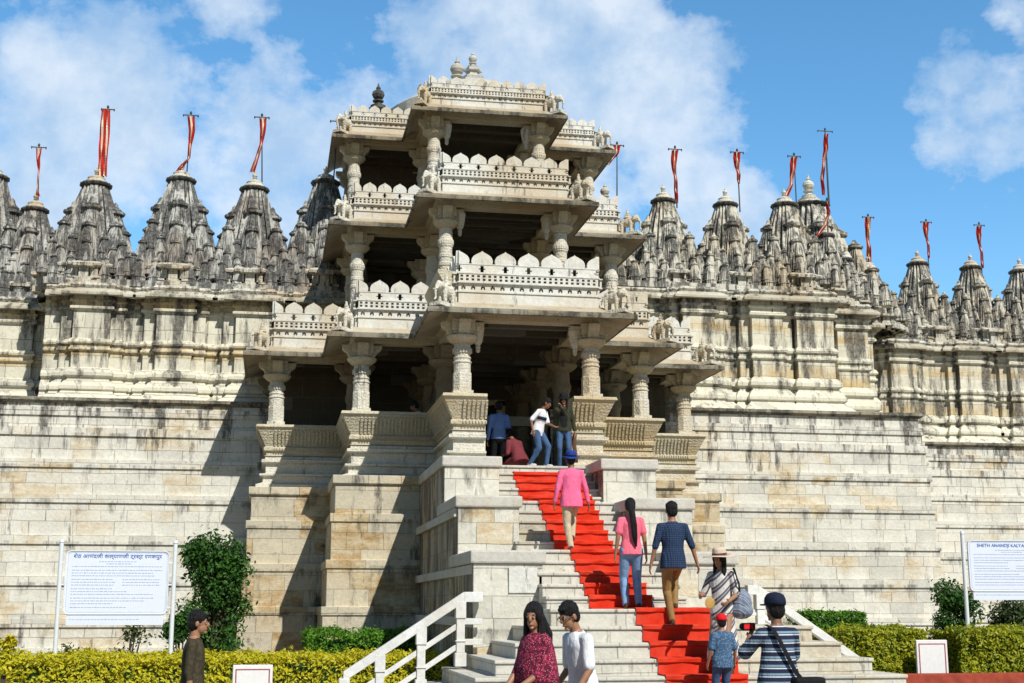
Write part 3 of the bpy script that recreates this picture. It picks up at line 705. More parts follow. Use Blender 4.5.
# flank walls
for s in (-1,1):
    for (yf,yb,top,o) in ((24.75,28.95,4.36,0),(22.65,25.2,3.46,.03),(20.6,23.1,2.46,.07)):
        x=sorted((XC+s*(.99+o*.3),XC+s*(2.02+o)))
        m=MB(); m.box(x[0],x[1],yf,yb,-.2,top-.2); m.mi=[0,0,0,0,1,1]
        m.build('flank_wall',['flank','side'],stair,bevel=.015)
        m=MB(); m.box(x[0]-.05,x[1]+.05,yf-.05,yb,top-.2,top); m.build('coping','cap',stair,bevel=.03)
    # string courses along the long outer side
    for z,yfr in ((3.10,22.72),(2.10,20.66),(1.30,20.66),(.5,20.66)):
        m=MB(); m.box(*sorted((XC+s*2.0,XC+s*2.11)),yfr,28.8,z,z+.15); m.build('string_course','cap',stair,bevel=.01)
m=MB(); m.box(3.62,4.06,20.575,20.6,1.82,2.20); m.build('inset_tablet','white',stair)
# ---------------------------------------------------------------- carpets
def carpet(name,label,prof,x0,x1,group=None,skew=0):
    m=MB(); t=.012; vs=[];n=len(prof)
    rows=[]
    for i,(y,z) in enumerate(prof): rows.append((y,z))
    K=10
    for i,(y,z) in enumerate(rows):
        for k in range(K+1):
            f=k/K; j=.006*math.sin(i*2.1+k*1.3)+.004*random.uniform(-1,1)
            e=.009*math.sin(i*.9+(2 if k else 0))*(1 if k in(0,K) else .4)+random.uniform(-.006,.006)
            vs.append((x0+(x1-x0)*f+e+skew*i,y-j*1.1-.004,z+abs(j)*.6+.004))
    fs=[(i*(K+1)+k,i*(K+1)+k+1,(i+1)*(K+1)+k+1,(i+1)*(K+1)+k) for i in range(n-1) for k in range(K)]
    m.add(vs,fs); o=m.build(name,'carpet',None,recalc=True); 
    s=o.modifiers.new('t','SOLIDIFY'); s.thickness=.012; s.offset=0
    return tag(o,label,'carpet')
def stairprof(st,zlow,yend,ylow):
    pr=[(ylow,zlow)]; z0=zlow
    for (y,z) in st:
        pr+=[(y-.012,z0+.012),(y-.012,z-.052),(y-.044,z-.040),(y-.044,z-.004),(y-.030,z+.008),(y-.005,z+.010)]; z0=z
        pr.append((y+.10,z+.006))
    pr.append((yend,z0+.006)); return pr
carpet('carpet','red carpet strip on the topmost flight just below the temple entrance',stairprof(FC[:4],3.47,25.68,24.3)[1:],4.60,5.96)
carpet('carpet','red carpet strip on the middle flight that the man in the pink shirt is climbing',stairprof(FB,2.50,24.8,22.0),4.73,5.76)
carpet('carpet','red carpet strip on the flight beside the woman in the pink top',stairprof(FA,1.58,22.2,19.75),4.72,5.70)
lw=[(y,z) for (y,z,a,b) in reversed(LS)]
carpet('carpet','red carpet strip on the lowest flight, running down behind the child in the red cap',stairprof(lw,.012,19.72,16.6),5.25,6.40)
for i,(y,z,a,b) in enumerate(LS[1:5]):
    m=MB(); m.box(5.16,5.25,y-.03,y+.3,z+.003,z+.012); 
# ---------------------------------------------------------------- railings
def railing(name,label,top,bot,posts,xe):
    """white stone railing: posts, sloping hand rail and two lower rails"""
    t=thing(name,label,'railing',(bot[0],bot[1],0))
    A=Vector(top);B=Vector(bot); d=(B-A); dn=d.normalized(); up=Vector((0,0,1)); n=dn.cross(up).normalized()
    def bar(p,q,h,w,nm):
        p=Vector(p);q=Vector(q); m=MB(); dd=(q-p); 
        c=(p+q)/2; u=Vector((0,0,1)); nn=dd.normalized().cross(u).normalized()
        vs=[]
        for e in (p,q):
            for sy in (-1,1):
                for sz in (-1,1): vs.append(e+nn*w*sy+u*h*sz)
        m.add(vs,[(0,1,3,2),(4,6,7,5),(0,4,5,1),(2,3,7,6),(0,2,6,4),(1,5,7,3)]); return m.build(nm,'rail',t,bevel=.008)
    E=A+Vector((xe,0,0))
    bar(A,B,.075,.075,'hand_rail'); bar(A,E,.075,.075,'hand_rail')
    for dz in (-.36,-.66): bar(A+up*dz,B+up*dz,.045,.03,'lower_rail'); bar(A+up*dz,E+up*dz,.045,.03,'lower_rail')
    for f in posts:
        p=A+d*f; g=-.25 if False else 0
        zb=max(0.0,p.z-.98); m=MB(); x,y=p.x,p.y
        m.box(x-.085,x+.085,y-.085,y+.085,zb,zb+.20); m.box(x-.062,x+.062,y-.062,y+.062,zb+.2,p.z-.28); m.box(x-.078,x+.078,y-.078,y+.078,p.z-.62,p.z-.60); m.box(x-.078,x+.078,y-.078,y+.078,p.z-.28,p.z-.03)
        m.build('post','rail',t,bevel=.008)
    return t
a=P(464,597,20.45); b=P(343,677,20.45)
railing('stair_railing','white stone railing sloping down to the left from the stair flank',a,b,(.03,.36,.70,.99),.28)
a=P(757,590,21.0); b=P(862,664,21.0)
railing('stair_railing','white stone railing sloping down to the right behind the striped-shirt man',a,b,(.02,.95),-.18)
# ---------------------------------------------------------------- sign boards
def letters(txt,size,loc,mat,parent,w=None,name='lettering'):
    cu=bpy.data.curves.new(name,'FONT'); cu.body=txt; cu.size=size; cu.extrude=.003; cu.align_x='CENTER'
    o=bpy.data.objects.new(name,cu); COL.objects.link(o); dg=bpy.context.evaluated_depsgraph_get(); me=bpy.data.meshes.new_from_object(o.evaluated_get(dg)); 
    bpy.data.objects.remove(o); o=bpy.data.objects.new(name,me); COL.objects.link(o); me.materials.clear(); me.materials.append(M[mat])
    if w and len(me.vertices):
        xs=[v.co.x for v in me.vertices]; k=w/(max(xs)-min(xs)); c=(max(xs)+min(xs))/2
        for v in me.vertices: v.co.x=(v.co.x-c)*k
    o.parent=parent; o.location=loc; o.rotation_euler=(PI/2,0,0); return o
def sign(label,Y,x0,x1,z0,z1,zp,title,seed,rz,tw=1.70):
    cx=(x0+x1)/2; t=thing('sign_board',label,'sign',(cx,Y,0),rz); w=(x1-x0)/2; rnd=random.Random(seed)
    def B(m,nm,mat,**k):
        for i,p in enumerate(m.v): m.v[i]=(p[0]+cx,p[1]+Y,p[2])
        return m.build(nm,mat,t,**k)
    # board with rounded corners
    def rr(w,za,zb,r):
        pts=[]
        for (sx,sz,a0) in ((1,1,0),(-1,1,90),(-1,-1,180),(1,-1,270)):
            for k in range(6):
                a=R_(a0+18*k); pts.append((sx*(w-r)+r*math.cos(a),(zb-r if sz>0 else za+r)+r*math.sin(a)))
        return pts
    def plate(pts,y0,y1):
        m=MB(); n=len(pts); m.add([(x,y0,z) for x,z in pts]+[(x,y1,z) for x,z in pts],[tuple(range(n)),tuple(range(2*n-1,n-1,-1))]+[(i,(i+1)%n,(i+1)%n+n,i+n) for i in range(n)]); return m
    zb=z0+(z1-z0)*.14
    B(plate(rr(w,zb,z1,.09),-.02,.02),'board','board')
    m=MB(); m.box(-w+.06,w-.06,-.019,.012,z0,zb+.03); B(m,'lower_plate','board')
    o=rr(w,zb,z1,.09); m=MB(); n=len(o); i_=rr(w-.018,zb+.018,z1-.018,.075)
    m.add([(x,-.032,z) for x,z in o]+[(x,-.032,z) for x,z in i_]+[(x,-.02,z) for x,z in o]+[(x,-.02,z) for x,z in i_],[(i,(i+1)%n,(i+1)%n+n,i+n) for i in range(n)]+[(i,(i+1)%n,(i+1)%n+2*n,i+2*n) for i in range(n)]+[(i+n,(i+1)%n+n,(i+1)%n+3*n,i+3*n) for i in range(n)]); B(m,'rim','metal')
    o=rr(w-.035,zb+.035,z1-.035,.06);i_=rr(w-.043,zb+.043,z1-.043,.055); m=MB(); m.add([(x,-.0225,z) for x,z in o]+[(x,-.0225,z) for x,z in i_],[(i,(i+1)%n,(i+1)%n+n,i+n) for i in range(n)]); B(m,'border_line','inkpale')
    for s in (-1,1):
        m=MB(); xx=s*(w+.085); m.lathe((xx,0,0),[(.038,0),(.036,zp-.06),(.045,zp-.05),(.03,zp)],14); B(m,'post','metal',smooth=False)
        m=MB()
        for z in (z1-.2,(z0+z1)/2+.05,zb+.12): m.box(*sorted((s*(w-.01),s*(w+.08))),-.012,.012,z-.012,z+.012)
        B(m,'bracket','metal')
    letters(title,.085,(0,-.024,z1-.125),'ink',t,w*tw)
    # body copy too small to read: word-length marks in rows
    m=MB(); H=z1-zb; y=z1-.19; W2=w-.11
    for (ww) in (.36,.22):
        x=-w*ww
        while x<w*ww: l=rnd.uniform(.02,.05); m.box(x,x+l,-.0245,-.021,y,y+.013); x+=l+.014
        y-=.037
    y-=.008; r=0
    while y>zb+.09:
        ln=rnd.choice((1,1,.9,.6,.45,.8)); x=-W2; two=(.40<(z1-y)/H<.58)
        xe=-W2+2*W2*ln
        if two: xe=-W2*.1
        while x<xe: l=rnd.uniform(.015,.06); m.box(x,min(x+l,W2),-.0245,-.021,y,y+.012); x+=l+.012
        if two and r%4<3:
            x=W2*.12
            while x<W2*.95: l=rnd.uniform(.015,.06); m.box(x,x+l,-.0245,-.021,y,y+.012); x+=l+.012
        y-=.046 if r%3 else .062; r+=1
    x=-W2
    while x<W2*.5: l=rnd.uniform(.02,.06); m.box(x,x+l,-.0225,-.0195,z0+.09,z0+.103); x+=l+.012
    tag(B(m,'body_text','inkpale'),kind='stuff')
    return t
sign('white notice board with blue Hindi lettering on two white posts, left of the temple steps',24,-3.36,-1.66,1.31,2.55,2.73,'शेठ आणंदजी कल्याणजी ट्रस्ट रणकपुर',3,R_(0))
sign('white notice board with blue English lettering on white posts, right of the temple steps',24,13.08,14.80,1.74,2.86,3.03,'SHETH ANANDJI KALYANJI TRUST',5,R_(-3),1.56)
# ---------------------------------------------------------------- planting
def leaves(m,pts,size,flat=.0,rnd=random):
    for (p,nrm) in pts:
        s=size*rnd.uniform(.6,1.35); n=Vector((rnd.gauss(0,1),rnd.gauss(0,1),rnd.gauss(0,1)))*.75+nrm; n.normalize()
        a=n.cross(Vector((rnd.random()-.5,rnd.random()-.5,rnd.random()-.5))).normalized(); b=n.cross(a)
        m.add([p-a*s,p-b*s*.45+n*s*.12,p+a*s,p+b*s*.45+n*s*.12],[(0,1,2,3)])
def hedge(label,x0,x1,y0,y1,z1,mat,n,size=.035,seed=1,z0=0,lump=.06,group=None,name='hedge'):
    t=thing(name,label,'hedge',((x0+x1)/2,(y0+y1)/2,0),0,group); rnd=random.Random(seed); m=MB(); pts=[]
    from mathutils import noise as nz
    for _ in range(n):
        r=rnd.random(); at=(x1-x0)*(y1-y0); af=(x1-x0)*(z1-z0); asd=(y1-y0)*(z1-z0)*2
        q=rnd.random()*(at+af+asd); dep=abs(rnd.gauss(0,.07))
        if q<at: p=Vector((rnd.uniform(x0,x1),rnd.uniform(y0,y1),z1-dep)); nn=Vector((0,0,1))
        elif q<at+af: p=Vector((rnd.uniform(x0,x1),y0+dep,rnd.uniform(z0,z1))); nn=Vector((0,-1,.5))
        else:
            s=rnd.choice((-1,1)); p=Vector((x0+dep if s<0 else x1-dep,rnd.uniform(y0,y1),rnd.uniform(z0,z1))); nn=Vector((s,0,.5))
        k=nz.noise(p*2.3)*lump+nz.noise(p*7)*lump*.6
        p=p+nn.normalized()*k
        if nn.z==1 and rnd.random()<.06: p.z+=rnd.uniform(.02,.09)
        pts.append((p,nn*.9))
    leaves(m,pts,size,rnd=rnd); m.build('foliage',mat,t,recalc=False)
    c=MB(); c.box(x0+.12,x1-.12,y0+.12,y1-.12,z0,z1-.13); c.build('inner_growth','leafd',t)
    return t
hedge('long clipped yellow-green hedge in front of the left wall, below the left notice board',-9,3.0,22.6,24.3,.83,'leafy',46000,.038,1,lump=.12)
hedge('bright green bush patch behind the yellow hedge at the foot of the left pier',PX(306,640,26.5),PX(420,640,26.5),26.2,27.3,1.12,'leafg',12000,.035,2,lump=.2)
hedge('clipped olive-yellow hedge between the right railing and the white plaque',PX(822,640,23.4),PX(915,640,23.4),22.9,24.2,PZ(870,630,23.2),'leafy2',16000,.042,3,lump=.10)
hedge('clipped olive-yellow hedge right of the white plaque, under the right notice board',PX(947,640,23.4),16.5,22.9,24.2,PZ(970,630,23.2),'leafy2',26000,.042,4,lump=.10)
hedge('small bright green hedge behind the right railing against the wall',PX(795,620,26.5),PX(858,620,26.5),26,27,PZ(830,612,26.3),'leafg',10000,.035,5)
def shrub(label,cx,cy,h,w,mat,n,seed,lumps=9,size=.05,cat='shrub'):
    t=thing('shrub',label,cat,(cx,cy,0)); rnd=random.Random(seed); st=MB(); pts=[]
    cl=[]
    for i in range(lumps):
        a=rnd.uniform(0,2*PI); r=w*rnd.uniform(.1,.75); z=h*rnd.uniform(.25,.88); r*=1.15-.5*z/h
        c=Vector((cx+r*math.cos(a),cy+r*math.sin(a)*.6,z)); cl.append((c,w*rnd.uniform(.28,.5)))
        st.tube([(cx+rnd.uniform(-.1,.1),cy,0),(cx+(c.x-cx)*.4,cy+(c.y-cy)*.4,z*.5),tuple(c)],[.035,.022,.008],6)
    for _ in range(n):
        c,r=rnd.choice(cl); d=Vector((rnd.gauss(0,1),rnd.gauss(0,1),rnd.gauss(0,1))).normalized(); k=rnd.random()**.4
        if rnd.random()<.08: k*=1.35
        p=c+d*r*k; p.z=max(.05,p.z); pts.append((p,d+Vector((0,0,.5))))
    m=MB(); leaves(m,pts,size,rnd=rnd); m.build('foliage',mat,t,recalc=False); st.build('stem','bark',t); return t
p=P(214,600,30.2); shrub('tall dark green shrub in the corner between the left wall and the pier',p.x,30.2,PZ(215,534,30.2)*1.04,1.0,'leafg2',9500,21,38,.058)
p=P(187,600,28); shrub('leafy shrub with brighter leaves right of the left notice board post',p.x-.1,28.5,1.7,.55,'leafg2',2600,12,11,.05)
p=P(130,640,26); shrub('thin leafy sprigs growing under the left notice board',p.x,26,PZ(130,612,26),.55,'leafo',500,13,8,.045)
p=P(70,640,26); shrub('small sparse sprig beside the left post of the left notice board',p.x,26,PZ(70,632,26),.3,'leafo',180,14,5,.045)
p=P(965,600,27); shrub('dark bushy shrub behind the left post of the right notice board',p.x,27.6,PZ(965,572,27.6),.75,'leafg2',6000,15,16,.05)
p=P(1005,600,27); shrub('wide dusty shrub growing under the right notice board',p.x+.2,27.2,PZ(1000,595,27.2),1.0,'leafo',6000,16,16,.05)
p=P(-8,640,20); shrub('yellow-leaved shrub at the left edge of the picture above the hedge',p.x,21,PZ(0,630,21),.30,'leafy',700,17,6,.05)
# ---------------------------------------------------------------- small plaques and kerb
def plaque(label,u0,u1,v,Y,red):
    a=P(u0,v,Y);b=P(u1,v,Y); t=thing('plaque',label,'plaque',((a.x+b.x)/2,Y,0))
    m=MB(); m.box(a.x,b.x,Y,Y+.06,0,a.z); m.build('slab','plaque',t,bevel=.012)
    m=MB(); e=.05
    for (x) in (a.x+e,b.x-e): m.box(x-.009,x+.009,Y-.006,Y,.1,a.z-.06)
    if red: m.box(a.x+e,b.x-e,Y-.0055,Y,a.z-.075,a.z-.06)
    m.build('border_line','plaquered',t); return t
plaque('small white stone plaque standing in the yellow hedge at lower left',233,273,665,21.5,True)
plaque('small white stone plaque standing between the two clipped hedges at right',916,947,640,22.6,True)
m=MB(); m.box(9.9,30,21.4,21.75,0,PZ(960,674,21.4)); tag(m.build('kerb','kerb',None,bevel=.01),kind='structure')
# ---------------------------------------------------------------- elephants
def quad_mesh():
    m=MB(); S=m.seg
    m.ell((0,0,.30),(.20,.115,.135)); m.ell((.10,0,.31),(.13,.115,.13)); m.ell((-.10,0,.31),(.13,.115,.135))
    m.ell((.25,0,.37),(.10,.085,.10)); m.ell((.27,0,.42),(.06,.05,.06))
    for (x,y) in ((.13,.07),(.13,-.07),(-.14,.07),(-.14,-.07)): S((x,y,.26),(x+.0,y,.04),.055,.042); 
    S((.33,0,.35),(.385,0,.22),.042,.03); S((.385,0,.22),(.37,0,.09),.03,.022); S((.37,0,.09),(.41,0,.05),.022,.02)
    for s in (-1,1): m.ell((.22,s*.095,.37),(.05,.018,.075)); S((.33,s*.04,.31),(.40,s*.05,.27),.014,.01)
    S((-.27,0,.36),(-.30,0,.16),.018,.012)
    m.ell((0,0,.42),(.10,.12,.03)); m.box(-.07,.07,-.07,.07,.42,.50)
    m.ell((-.0,0,.55),(.045,.05,.07)); m.ell((0,0,.63),(.032,.032,.036))
    return m
el=quad_mesh(); els=[
 ('left corner of the entrance eave, above the left centre column',448,288,1,0,-1,200),('right corner of the entrance eave, above the right centre column',605,292,1,0,1,200)]
spots=[]
for lv,(k0,n) in enumerate(((0,3),(1,2),(2,2))):
    nm=('entrance storey','second storey','top storey')[lv]
    for k in range(n):
        for s in (-1,1):
            spots.append((s,k,lv,('centre','next','outer')[k],nm))
proto=None
for (s,k,lv,w_,nm) in spots:
    x=XC+s*(W[k]+(.40,.36,.28)[lv]); y=ROWX[[0,1,2][lv]+k]-(.42,.40,.34)[lv]; z=EZ[lv]+.12
    side='left' if s<0 else 'right'
    lab='carved stone elephant on the %s end of the %s eave of the %s'%(side,{'centre':'projecting middle','next':'set-back second','outer':'rearmost outer'}[w_],nm)
    t=thing('elephant_statue',lab,'statue',(x,y,z),R_(-50 if s>0 else -130)+R_(random.uniform(-8,8)),'stone elephants on the eave corners')
    if proto is None:
        mm=MB(); mm.v=[(p[0]+x,p[1]+y,p[2]+z+.06) for p in el.v]; mm.f=el.f; mm.mi=[0]*len(el.f)
        b=mm.build('elephant','carved',t,remesh=.013,sm=1)
        pm=MB(); pm.box(x-.32,x+.40,y-.15,y+.15,z-.02,z+.05); pm.box(x-.28,x+.36,y-.12,y+.12,z+.05,z+.075); p_=pm.build('plinth','carved',t,bevel=.006); proto=(b,p_)
    else:
        for q in proto: cp(q,t)
    t.scale=(.95,.95,.98)
# ---------------------------------------------------------------- flags
def flag(label,Y,base,top,cloth,w=.17,bar=.20,thick=.022,cols=('red','cream','red')):
    a=P(base[0],base[1],Y); b=P(top[0],top[1],Y); t=thing('flagpole',label,'flag',tuple(a),0)
    m=MB(); m.tube([a,a.lerp(b,.5),b],[thick,thick*.8,thick*.6],8); m.build('pole','pole',t)
    m=MB(); m.obox(b-Vector((0,0,.04)),Vector((bar,0,0)),Vector((0,.012,0)),Vector((0,0,.014))); m.ell(b+Vector((0,0,.03)),(.035,.035,.05))
    m.ell(b+Vector((-bar,0,-.05)),(.02,.02,.045),n=8,m=6); m.ell(b+Vector((bar,0,-.05)),(.02,.02,.045),n=8,m=6); m.build('crossbar','pole',t)
    pts=[P(u,v,Y-.05) for (u,v,_) in cloth]; wd=[q*.80 for (_,_,q) in cloth]; m=MB(); n=len(pts)*5
    def at(f):
        f*=len(pts)-1; i=min(int(f),len(pts)-2); g=f-i; return pts[i].lerp(pts[i+1],g),wd[i]+(wd[i+1]-wd[i])*g
    C=6; vs=[]
    for j in range(n+1):
        p,ww=at(j/n)
        for c in range(C+1):
            f=c/C-.5; vs.append((p.x+f*ww,p.y+.06*math.sin(j*.35+c*1.9)*min(1,ww/.1)+.02*math.sin(j*.8),p.z))
    idx={'red':0,'cream':1,'gold':2}
    for j in range(n):
        for c in range(C):
            m.cur=idx[cols[min(len(cols)-1,c*len(cols)//C)]]; m.f.append((j*(C+1)+c,j*(C+1)+c+1,(j+1)*(C+1)+c+1,(j+1)*(C+1)+c)); m.mi.append(m.cur)
    m.v=vs; m.build('cloth',['red','cream','gold'],t,recalc=False,solid=.006); return t
flag('flag twisted tightly round its pole on the small spire at far left',39.2,(38,200),(39,146),[(39,148,.22),(38,158,.12),(39,172,.06),(37,188,.05),(38,196,.12)])
flag('widest red and cream flag, hanging straight above the second clear spire from left',YS,(103,182),(108,108),[(106,109,.30),(105,125,.32),(104,145,.32),(103,160,.30),(102,176,.28)],cols=('red','cream','red','red','cream','red'),bar=.17)
flag('red and cream flag bunched along its pole, third spire from left',YS,(186,185),(191,114),[(191,116,.26),(192,130,.20),(190,145,.12),(189,158,.10),(180,168,.16),(176,174,.10)])
flag('red and cream flag with its tail blown left on the fourth spire from left',YS,(262,188),(262,116),[(263,118,.26),(263,130,.18),(261,145,.10),(257,158,.14),(252,172,.16)])
flag('short red flag on a dark pole close to the left side of the porch',YS-1.2,(333,188),(338,120),[(343,120,.22),(343,128,.18),(341,137,.12),(340,142,.06)])
flag('short red and white flag behind the right side of the porch',YS,(617,206),(617,144),[(617,145,.26),(616,153,.22),(611,160,.14),(608,165,.08)])
flag('red and cream flag hanging on the nearest spire right of the porch',YS,(677,208),(675,148),[(675,150,.24),(674,163,.2),(675,178,.14),(676,192,.12),(677,203,.10)])
flag('short red and cream flag on the second spire right of the porch',YS,(740,212),(737,151),[(737,152,.26),(737,163,.22),(738,174,.16),(739,184,.06)])
flag('red and cream flag sweeping down leftwards just left of the great spire',YS,(797,216),(794,155),[(794,157,.24),(793,170,.20),(791,184,.16),(786,196,.18),(781,204,.12)])
flag('tall flag with a dark crossbar beside the white-tipped great spire',40.6,(829,205),(825,130),[(826,134,.16),(826,150,.18),(823,166,.16),(822,180,.12),(824,195,.10)],bar=.26,thick=.035)
flag('small red cloth caught on the little spire in front of the great spire',37.0,(828,232),(827,200),[(827,202,.08),(829,214,.10),(824,226,.16),(817,236,.12)],bar=.05)
flag('bright red and cream flag hanging straight, just right of the great spire',40.6,(869,272),(868,216),[(868,217,.24),(868,230,.20),(868,245,.20),(869,258,.18),(869,270,.16)],cols=('red','gold','cream','red'))
flag('red and cream flag wound round its pole, third spire from the right edge',43.1,(929,272),(926,221),[(926,222,.26),(926,232,.20),(928,245,.10),(929,258,.08)])
flag('narrow red flag on the second spire from the right edge',43.1,(982,274),(979,224),[(979,226,.22),(979,238,.18),(981,252,.12),(983,268,.08)])
# ---------------------------------------------------------------- people
def cloth(name,kind,a,b=(0,0,0),c=(0,0,0),s=20.0):
    m,nt,bs=nodes(name); bs.inputs['Roughness'].default_value=.85; bs.inputs['Specular IOR Level'].default_value=.2
    tc=N(nt,'ShaderNodeTexCoord').outputs['Object']; sp=N(nt,'ShaderNodeSeparateXYZ'); L(nt,tc,sp.inputs[0])
    def wave(sx,sy,sz,sc_):
        mp=N(nt,'ShaderNodeMapping'); mp.inputs['Scale'].default_value=(sx,sy,sz); L(nt,tc,mp.inputs[0]); s3=N(nt,'ShaderNodeSeparateXYZ'); L(nt,mp.outputs[0],s3.inputs[0])
        q=N(nt,'ShaderNodeMath',operation='ADD'); L(nt,s3.outputs[0],q.inputs[0]); L(nt,s3.outputs[1],q.inputs[1]); q2=N(nt,'ShaderNodeMath',operation='ADD'); L(nt,q.outputs[0],q2.inputs[0]); L(nt,s3.outputs[2],q2.inputs[1])
        f=N(nt,'ShaderNodeMath',operation='MULTIPLY'); L(nt,q2.outputs[0],f.inputs[0]); f.inputs[1].default_value=sc_; g=N(nt,'ShaderNodeMath',operation='FRACT'); L(nt,f.outputs[0],g.inputs[0]); return g.outputs[0]
    if kind=='plain': col=ramp(nt,noise(nt,tc,6,4,.6),[(.3,[x*.85 for x in a]),(.7,[min(1,x*1.1) for x in a])]).outputs[0]
    elif kind=='stripe': col=ramp(nt,wave(0,0,1,s),[(0,a),(.42,a),(.46,b),(.56,b),(.6,a),(.66,a),(.70,c),(.92,c),(.96,a)]).outputs[0]
    elif kind=='diag': col=ramp(nt,wave(.75,.75,1,s),[(0,a),(.30,a),(.34,b),(.50,b),(.54,c),(.62,c),(.66,b),(.80,b),(.84,a)]).outputs[0]
    elif kind=='check':
        v1=wave(1,.6,0,s); v2=wave(0,0,1,s); p=ramp(nt,v1,[(0,1),(.25,1),(.3,0)]).outputs[0]; q=ramp(nt,v2,[(0,1),(.25,1),(.3,0)]).outputs[0]
        mm=N(nt,'ShaderNodeMath',operation='MULTIPLY'); L(nt,p,mm.inputs[0]); L(nt,q,mm.inputs[1]); col=mix(nt,mm.outputs[0],a,b)
    elif kind=='floral':
        vo=N(nt,'ShaderNodeTexVoronoi'); vo.inputs['Scale'].default_value=s; L(nt,tc,vo.inputs['Vector'])
        col=ramp(nt,vo.outputs['Distance'],[(.0,c),(.16,c),(.22,b),(.34,b),(.40,a),(1,a)]).outputs[0]
        sc2=N(nt,'ShaderNodeSeparateXYZ'); L(nt,vo.outputs['Color'],sc2.inputs[0]); col=mix(nt,ramp(nt,sc2.outputs[0],[(.78,0),(.82,.8)]).outputs[0],col,b)
    L(nt,col,bs.inputs['Base Color'])
    bp=N(nt,'ShaderNodeBump'); bp.inputs['Strength'].default_value=1.0; bp.inputs['Distance'].default_value=.045
    L(nt,noise(nt,tc,6,4,.55,sv=(1,1,.55)),bp.inputs['Height']); L(nt,bp.outputs[0],bs.inputs['Normal']); M[name]=m; return name
def skinm(name,c):
    m,nt,b=nodes(name); b.inputs['Roughness'].default_value=.5; b.inputs['Subsurface Weight'].default_value=.08; b.inputs['Subsurface Radius'].default_value=(.02,.008,.004)
    tc=N(nt,'ShaderNodeTexCoord').outputs['Object']; L(nt,ramp(nt,noise(nt,tc,18,3),[(.3,[x*.85 for x in c]),(.7,[x*1.12 for x in c])]).outputs[0],b.inputs['Base Color']); M[name]=m; return name
skinm('skin_a',(.34,.17,.095)); skinm('skin_b',(.24,.115,.06)); skinm('skin_c',(.42,.23,.14))
M['hair']=plain('black_hair',(.009,.008,.008),.62,.25,.3,40,.8,70); M['eye']=plain('dark_eye',(.02,.012,.01),.2); M['eyewhite']=plain('eye_white',(.7,.68,.64),.3); M['lip_']=plain('lips',(.35,.11,.09),.5)
cloth('pink_shirt','plain',(.80,.15,.30)); cloth('coral_top','plain',(.86,.17,.25)); cloth('navy_check','check',(.016,.032,.075),(.09,.14,.24),s=32)
cloth('jeans','plain',(.055,.11,.22)); cloth('pale_jeans','plain',(.20,.34,.56)); cloth('beige','plain',(.52,.45,.31)); cloth('mustard','plain',(.30,.18,.065)); cloth('white_cloth','plain',(.80,.82,.86))
cloth('striped_knit','stripe',(.018,.025,.055),(.62,.66,.72),(.20,.30,.40),s=13.0); cloth('floral_cloth','floral',(.10,.012,.03),(.42,.04,.10),(.62,.40,.40),s=62)
cloth('striped_dress','diag',(.66,.63,.60),(.10,.10,.13),(.40,.38,.38),s=6.0); cloth('brown_print','floral',(.045,.038,.022),(.075,.06,.035),(.03,.03,.02),s=30)
cloth('blue_cloth','plain',(.17,.29,.62)); cloth('black_cloth','plain',(.012,.012,.014)); cloth('olive_cloth','plain',(.035,.04,.022)); cloth('maroon_cloth','plain',(.18,.035,.045)); cloth('brown_cloth','plain',(.12,.06,.04))
cloth('blue_print','floral',(.05,.10,.19),(.10,.19,.30),(.30,.38,.46),s=44); cloth('red_cap','plain',(.70,.015,.02)); cloth('navy_cap','plain',(.012,.018,.04)); cloth('blue_hat','plain',(.015,.05,.28)); cloth('straw_yellow','plain',(.52,.33,.10)); cloth('straw','plain',(.66,.52,.42)); cloth('orange_trim','plain',(.70,.26,.03)); cloth('grey_blue_bag','diag',(.16,.20,.28),(.30,.34,.42),(.08,.10,.15),s=9); cloth('sole','plain',(.55,.52,.5)); cloth('leather','plain',(.09,.045,.025))
hnt=M['hair'].node_tree; htc=N(hnt,'ShaderNodeTexCoord').outputs['Object']; hb=N(hnt,'ShaderNodeBump'); hb.inputs['Strength'].default_value=1; hb.inputs['Distance'].default_value=.03
L(hnt,noise(hnt,htc,55,3,.6,sv=(1,1,.12)),hb.inputs['Height']); L(hnt,hb.outputs[0],hnt.nodes['Principled BSDF'].inputs['Normal'])
def ik(a,b,l1,l2,pole):
    a=Vector(a);b=Vector(b); d=b-a; D=min(d.length,(l1+l2)*.995); dn=d.normalized(); x=(l1*l1-l2*l2+D*D)/(2*D); h=math.sqrt(max(0,l1*l1-x*x))
    p=Vector(pole); p=(p-dn*p.dot(dn)).normalized(); return a+dn*x+p*h, a+dn*D
